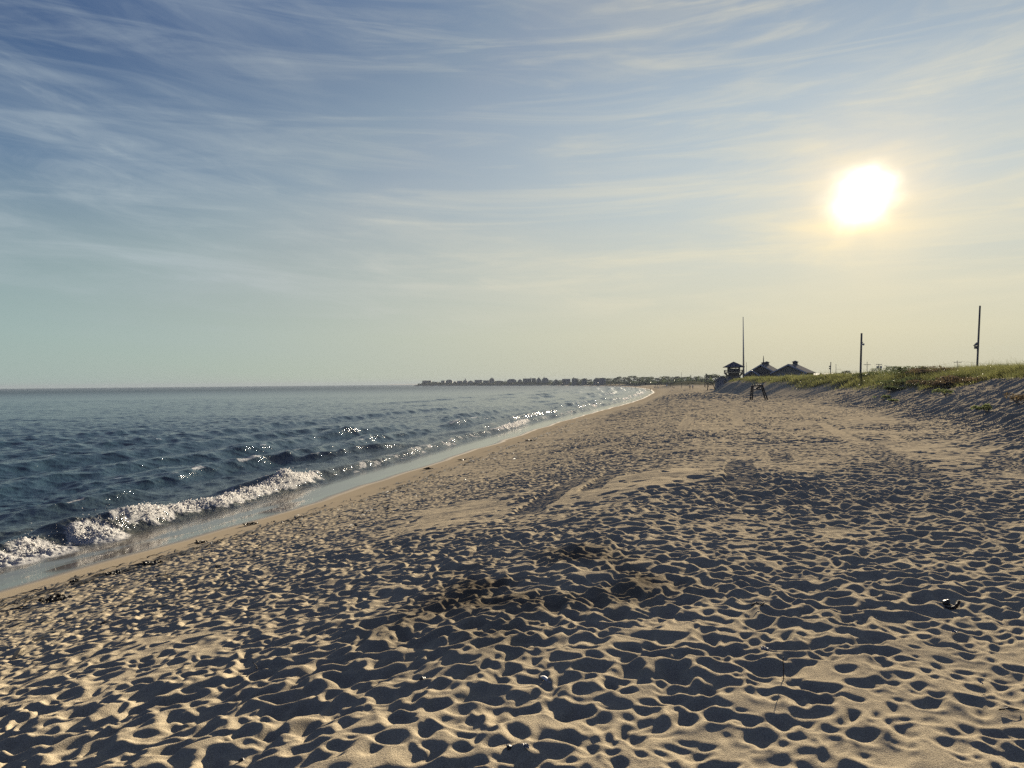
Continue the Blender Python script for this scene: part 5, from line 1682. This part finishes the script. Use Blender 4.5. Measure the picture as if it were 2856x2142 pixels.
for px, py, hp, pk, c, lab in ((1770.8, 1077.4, 5, 'stand', 'black', 'dark figure standing on the far sand behind the bathers'), (1733.5, 1075.9, 2.5, 'sit', 'grey', 'tiny figure sitting on the far left sand'),
                               (1760.3, 1074.6, 3.5, 'stand', 'navy', 'tiny figure standing farthest back by the dark bank'), (1785.2, 1077.3, 3.2, 'stand', 'grey', 'pale grey figure standing right of the dark standing one'),
                               (1828.2, 1081.6, 4, 'sit', 'navy', 'dark figure sitting at the left of the nearer seated group'), (1832.4, 1081.8, 3.6, 'sit', 'white', 'figure in white sitting in the nearer group'),
                               (1828.7, 1077.4, 3, 'sit', 'black', 'leftmost figure in the far row of sitters'), (1833.5, 1077.5, 3, 'sit', 'white', 'pale second figure in the far row of sitters'),
                               (1840.2, 1077.6, 3, 'sit', 'white', 'white figure in the middle of the far row of sitters'), (1846.5, 1077.6, 3, 'sit', 'grey', 'grey figure right of the middle of the far row'),
                               (1852.5, 1078.0, 3, 'sit', 'blue', 'figure sitting left of the white beach chair'), (1877, 1082.9, 3.6, 'sit', 'black', 'figure in black sitting in front of the farthest lifeguard chair'),
                               (1880.2, 1083, 3.2, 'sit', 'white', 'figure in white beside the one in black by the farthest lifeguard chair')):
    person(px, py, hp, pk, float(RNG.uniform(-120, 120)), c, 'navy', lab, GS if pk == 'sit' else 'people standing on the far sand')
pc = CH4.location
person(0, 0, 0, 'sit', 20 - 90, 'red', 'navy', 'person sitting high on the farthest lifeguard chair', GS, loc=Vector((pc.x, pc.y, pc.z + 1.34)), h=0.95)


def beach_chair(px, py, mat, rz, label):
    b = on_ground(px, py)
    t = empty('beach_chair', b, rz)
    tag(t, label, 'beach chair', 'beach chairs on the far sand')
    MB().box((0, 0, 0.22), (0.55, 0.5, 0.04)).build('seat', mat, t)
    MB().box((0, 0.36, 0.52), (0.55, 0.04, 0.66), 0, -0.45).build('backrest', mat, t)
    for s in (-1, 1):
        MB().path([(s * 0.29, -0.25, 0.0), (s * 0.29, -0.25, 0.45), (s * 0.29, 0.42, 0.45), (s * 0.29, 0.25, 0.0), (s * 0.29, -0.25, 0.0)], 0.015, 5).build('frame', M_METAL, t)


beach_chair(1837, 1082.8, CLOTH['white'], 0.6, 'white low beach chair in the nearer seated group')
beach_chair(1858.7, 1077.8, CLOTH['white'], -0.5, 'white high backed beach chair at the right end of the far row')
beach_chair(1825.5, 1082.2, CLOTH['blue'], 0.2, 'blue beach chair at the left of the nearer seated group')

# ------------------------------------------------------------------ seaweed, driftwood, shells
M_WEED = pbr('seaweed', (0.020, 0.017, 0.011), 0.55, 0.4, 15.0, spec=0.4)
M_DRIFT = pbr('driftwood', (0.030, 0.024, 0.019), 0.8, 0.35, 10.0)
M_SHELL = pbr('shell', (0.50, 0.48, 0.45), 0.6, 0.15, 12.0, spec=0.15)


def weed_clump(px, py, r, label):
    c = on_ground(px, py)
    rg = np.random.default_rng(int(px * 3 + py))
    m = MB()
    for i in range(70):
        a = rg.uniform(0, 6.28); q = 0.75 * r * rg.random() ** 0.5
        p = Vector((q * math.cos(a), q * math.sin(a) * 0.8, max(0, (r * 0.13) * (1 - q / r)) * rg.random()))
        d = Vector((rg.normal(), rg.normal(), 0.35 * rg.normal())).normalized() * r * rg.uniform(0.2, 0.5)
        w = Vector((rg.normal(), rg.normal(), rg.normal())).normalized() * 0.02
        e = p + d; e.z = max(e.z, 0.0)
        k = p.lerp(e, 0.5) + Vector((0, 0, 0.03))
        m.add([p - w, p + w, k + w, k - w, e], [(0, 1, 2, 3), (3, 2, 4)])
    o = m.build('seaweed_clump', M_WEED); o.location = c + Vector((0, 0, 0.005))
    tag(o, label, 'seaweed', 'seaweed clumps on the wrack line')


for px, py, r, lab in ((318, 1603, 0.22, 'rounded seaweed clump on the bare damp sand, nearest the water'), (424, 1576, 0.24, 'dark seaweed clump right of the rounded one on the wrack line'),
                       (560, 1516, 0.2, 'small seaweed clump above the second dark clump on the wrack line'), (150, 1678, 0.28, 'long seaweed heap at the lower end of the wrack line'),
                       (212, 1627, 0.14, 'small flat seaweed scrap between the heap and the rounded clump'), (700, 1464, 0.28, 'seaweed clump where the footprints begin, mid wrack line'),
                       (1195, 1309, 0.3, 'isolated seaweed clump at the upper wrack line'), (1481, 1230, 0.45, 'farthest dark seaweed clump at the edge of the smooth sand'),
                       (1290, 1284, 0.3, 'seaweed clump below the farthest one')):
    weed_clump(px, py, r, lab)


def wrack():
    rg = np.random.default_rng(9)
    n = 60000
    r = 8 + 90 * rg.random(n) ** 1.6; az = rg.uniform(-0.7, 0.1, n)
    x = (r * np.sin(az)).astype(np.float32); y = (r * np.cos(az)).astype(np.float32)
    s, ts, d, td = plan(x, y)
    k = rg.random(n) < np.clip(np.exp(-((s - 6.1 - 0.5 * fbm(ts * 0.35, s * 0.2, 8, 3)) / 0.35) ** 2) * (0.4 + 1.0 * np.clip(fbm(ts * 0.5, ts * 0, 4, 3) + 0.2, 0, 1)) + 0.25 * np.exp(-((s - 4.9) / 0.5) ** 2) * (fbm(ts * 0.4, s * 3, 6, 3) > 0.1) + 0.05 * sstep(6, 7, s) * sstep(12, 8, s), 0, 1)
    x, y, r = x[k], y[k], r[k]
    z, *_ = ground_zs(x, y)
    V, Q, T = [], [], []
    for i in range(len(x)):
        ln = rg.uniform(0.05, 0.26); a = rg.normal(1.25, 0.5); w = rg.uniform(0.006, 0.03) * max(1, r[i] / 25)
        dx, dy = math.cos(a) * ln, math.sin(a) * ln
        b = len(V); zz = z[i] + 0.012
        V += [(x[i] - dx - dy / ln * w, y[i] - dy + dx / ln * w, zz), (x[i] - dx + dy / ln * w, y[i] - dy - dx / ln * w, zz), (x[i] + dy / ln * w, y[i] - dx / ln * w, zz + 0.015 + 0.03 * rg.random()), (x[i] - dy / ln * w, y[i] + dx / ln * w, zz + 0.015 + 0.03 * rg.random()),
              (x[i] + dx, y[i] + dy, zz)]
        Q.append((b, b + 1, b + 2, b + 3)); T.append((b + 3, b + 2, b + 4))
    me = np_mesh('seaweed_wrack', np.array(V), [np.array(Q), np.array(T)])
    tag(link_mesh('seaweed_wrack', me, M_WEED), 'dark strands of seaweed scattered along the wrack line', 'seaweed', kind='stuff')


wrack()


def lump(name, px, py, size, mat, seed, label, cat, group=None, rz=0.0, lift=0.3):
    c = on_ground(px, py)
    bm = bmesh.new(); bmesh.ops.create_icosphere(bm, subdivisions=3, radius=1)
    rn = np.random.default_rng(seed); K = rn.normal(size=(5, 3)) * 1.8
    for v in bm.verts:
        f = 1 + 0.16 * sum(math.sin(v.co.dot(Vector(k)) * 1.7 + i) for i, k in enumerate(K)) / 1.6
        v.co = Vector((v.co.x * size[0] * f, v.co.y * size[1] * f, v.co.z * size[2] * f + size[2] * lift))
    me = bpy.data.meshes.new(name); bm.to_mesh(me); bm.free()
    me.polygons.foreach_set('use_smooth', [True] * len(me.polygons))
    o = link_mesh(name, me, mat, None, c); o.rotation_euler = (0, 0, rz)
    tag(o, label, cat, group)


def curve_stick(name, px, py, pts, rad, mat, label, cat, group=None):
    c = on_ground(px, py)
    m = MB()
    P = [Vector(p) for p in pts]
    for i in range(len(P) - 1):
        m.tube(P[i], P[i + 1], rad * (1 - 0.12 * i), rad * (1 - 0.12 * (i + 1)), 8)
    o = m.build(name, mat, None, True); o.location = c
    tag(o, label, cat, group)


def shell(px, py, s, rz, label, tilt=0.3):
    s = s * 0.75
    c = on_ground(px, py)
    bm = bmesh.new()
    rows = []
    for i in range(7):
        t = i / 6
        row = []
        for j in range(11):
            a = (j / 10 - 0.5) * math.radians(150)
            r = s * t * (1 + 0.05 * (j % 2))
            row.append(bm.verts.new((r * math.sin(a), r * math.cos(a) - s * 0.45, s * 0.30 * math.sin(math.pi * (0.15 + 0.6 * t)) * (0.35 + 0.65 * math.cos(a)) + (0.004 if j % 2 else 0))))
        rows.append(row)
    for i in range(6):
        for j in range(10): bm.faces.new((rows[i][j], rows[i][j + 1], rows[i + 1][j + 1], rows[i + 1][j]))
    bmesh.ops.solidify(bm, geom=bm.faces[:], thickness=s * 0.06)
    me = bpy.data.meshes.new('shell'); bm.to_mesh(me); bm.free()
    o = link_mesh('shell', me, M_SHELL, None, c + Vector((0, 0, 0.012))); o.rotation_euler = (tilt, 0.1, rz)
    tag(o, label, 'shell', 'shells on the trampled sand')


curve_stick('driftwood', 2658, 1703, [(-0.05, 0.02, 0.0), (-0.02, 0.0, -0.005), (0.02, 0.0, 0.012), (0.045, 0.01, 0.035), (0.055, 0.01, 0.055)], 0.017, M_DRIFT, 'curved black piece of driftwood beside a dark lump on smooth sand', 'driftwood')
lump('dried_seaweed', 2640, 1697, (0.028, 0.024, 0.024), M_WEED, 4, 'dark crumpled lump just left of the curved driftwood', 'seaweed')
shell(2132, 1819, 0.045, 0.4, 'white shell at the edge of a deep footprint, right of centre', 0.45)
shell(2735, 1929, 0.035, 1.2, 'small grey white shell near the right edge')
shell(1467, 2106, 0.032, -0.8, 'elongated white shell close to the bottom edge', 0.2)
shell(2662, 1770, 0.03, 0.2, 'small pale shell just below the curved driftwood')
shell(2308, 1520, 0.05, 0.9, 'small white shell far up among the footprints')
curve_stick('twig', 2185, 1902, [(0, 0, -0.03), (0.002, 0, 0.05), (-0.001, 0, 0.10), (0.001, 0, 0.125)], 0.0032, M_DRIFT, 'thin dark twig standing upright in a footprint', 'twig')
curve_stick('twig', 712, 1888, [(-0.03, 0.1, 0.0), (0.0, 0.04, 0.02), (0.01, 0.0, 0.05), (-0.005, -0.03, 0.09)], 0.004, M_DRIFT, 'bent twig poking out of the sand at the left', 'twig')
curve_stick('twig', 2118, 1693, [(-0.06, 0, 0.01), (-0.02, 0.01, 0.03), (0.02, 0, 0.012), (0.05, 0.02, 0.03)], 0.006, M_DRIFT, 'knotty dark twig lying left of the driftwood', 'twig')
curve_stick('twig', 2815, 1990, [(-0.05, 0, 0.012), (0, 0.01, 0.016), (0.05, 0.0, 0.012)], 0.004, M_DRIFT, 'dark twig lying near the right edge below the small shell', 'twig')
lump('feather', 1522, 1898, (0.012, 0.05, 0.008), M_SHELL, 9, 'narrow pale feather stuck upright in a hollow of the sand', 'feather', None, 0.5)
lump('dried_seaweed', 1420, 2098, (0.012, 0.02, 0.008), M_WEED, 12, 'dark scrap of weed left of the elongated white shell', 'seaweed')
lump('dried_seaweed', 1178, 1897, (0.02, 0.02, 0.016), M_WEED, 15, 'dark scrap of weed on a sand ridge, lower left of centre', 'seaweed')
lump('dried_seaweed', 675, 2128, (0.013, 0.013, 0.01), M_WEED, 18, 'dark scrap of weed at the bottom edge, left of centre', 'seaweed')


# ------------------------------------------------------------------ foam of the breaking wave
def foam_lumps():
    co = np.empty(len(sea_me.vertices) * 3, np.float32); sea_me.vertices.foreach_get('co', co); co = co.reshape(-1, 3)
    fo = np.empty(len(co), np.float32); sea_me.attributes['foam'].data.foreach_get('value', fo)
    s, ts, d, td = plan(co[:, 0], co[:, 1])
    r = np.hypot(co[:, 0], co[:, 1])
    w = (fo > 0.75) & (s < -0.3) & (s > -4.2) & (r < 330) & (np.abs(np.arctan2(co[:, 0], co[:, 1])) < 0.72)
    ids = np.nonzero(w)[0]
    rg = np.random.default_rng(3)
    ids = rg.choice(ids, min(len(ids), 13000), replace=False)
    c = co[ids].copy(); rr = r[ids]
    bz = 0.5 + 0.5 * fbm(ts[ids] * 0.28, ts[ids] * 0, 81, 3)
    bst = np.zeros(len(ids))
    for px_, py_, w_ in ((275, 1505, 0.8), (120, 1545, 0.8), (320, 1497, 0.5), (40, 1570, 0.6)):
        q_ = at_z(px_, py_, 0.0); bst = np.maximum(bst, np.exp(-((c[:, 0] - q_.x) ** 2 + (c[:, 1] - q_.y) ** 2) / w_ ** 2))
    spray = rg.random(len(ids)) < 0.20 + 0.35 * bst
    c[:, 2] += np.where(spray, rg.exponential(0.10, len(ids)) * (0.3 + 0.8 * sstep(0.45, 0.8, bz) + 1.8 * bst), rg.uniform(-0.02, 0.05, len(ids)))
    c[:, :2] += rg.normal(size=(len(ids), 2)) * 0.06
    rad = rr * 0.00062 * rg.uniform(0.5, 1.7, len(ids)) * np.where(spray, 0.6, 1.0)
    O = np.array([(1, 0, 0), (-1, 0, 0), (0, 1, 0), (0, -1, 0), (0, 0, 1), (0, 0, -1)], np.float32)
    Fc = np.array([(0, 2, 4), (2, 1, 4), (1, 3, 4), (3, 0, 4), (2, 0, 5), (1, 2, 5), (3, 1, 5), (0, 3, 5)], np.int32)
    J = O[None] * (1 + 0.5 * rg.normal(size=(len(ids), 6, 1)) * 0.6)
    V = (c[:, None, :] + J * rad[:, None, None]).reshape(-1, 3)
    q = (Fc[None] + (np.arange(len(ids)) * 6)[:, None, None]).reshape(-1, 3)
    me = np_mesh('sea_foam', V, [q], smooth=True)
    m = pbr('foam', (0.90, 0.89, 0.87), 0.9, 0.04, 6.0, translucent=0.7, spec=0.1)
    tag(link_mesh('sea_foam', me, m), 'white froth and spray along the breaking wave', 'foam', kind='stuff')


foam_lumps()


# ------------------------------------------------------------------ sea haze over the bay
def haze():
    me = bpy.data.meshes.new('haze')
    bm = bmesh.new(); bmesh.ops.create_cube(bm, size=1.0)
    for v in bm.verts: v.co = Vector((v.co.x * 13200, v.co.y * 13200, -6.0 if v.co.z < 0 else 21.5))
    bm.to_mesh(me); bm.free()
    m, n, l, out = new_mat('haze')
    p = nd(n, 'ShaderNodeVolumePrincipled')
    p.inputs['Color'].default_value = (0.18, 0.21, 0.26, 1); p.inputs['Density'].default_value = 0.00016; p.inputs['Anisotropy'].default_value = 0.15
    l.new(p.outputs[0], out.inputs['Volume'])
    o = link_mesh('haze', me, m)
    tag(o, 'thin sea haze over beach and bay', 'haze', kind='stuff')


haze()
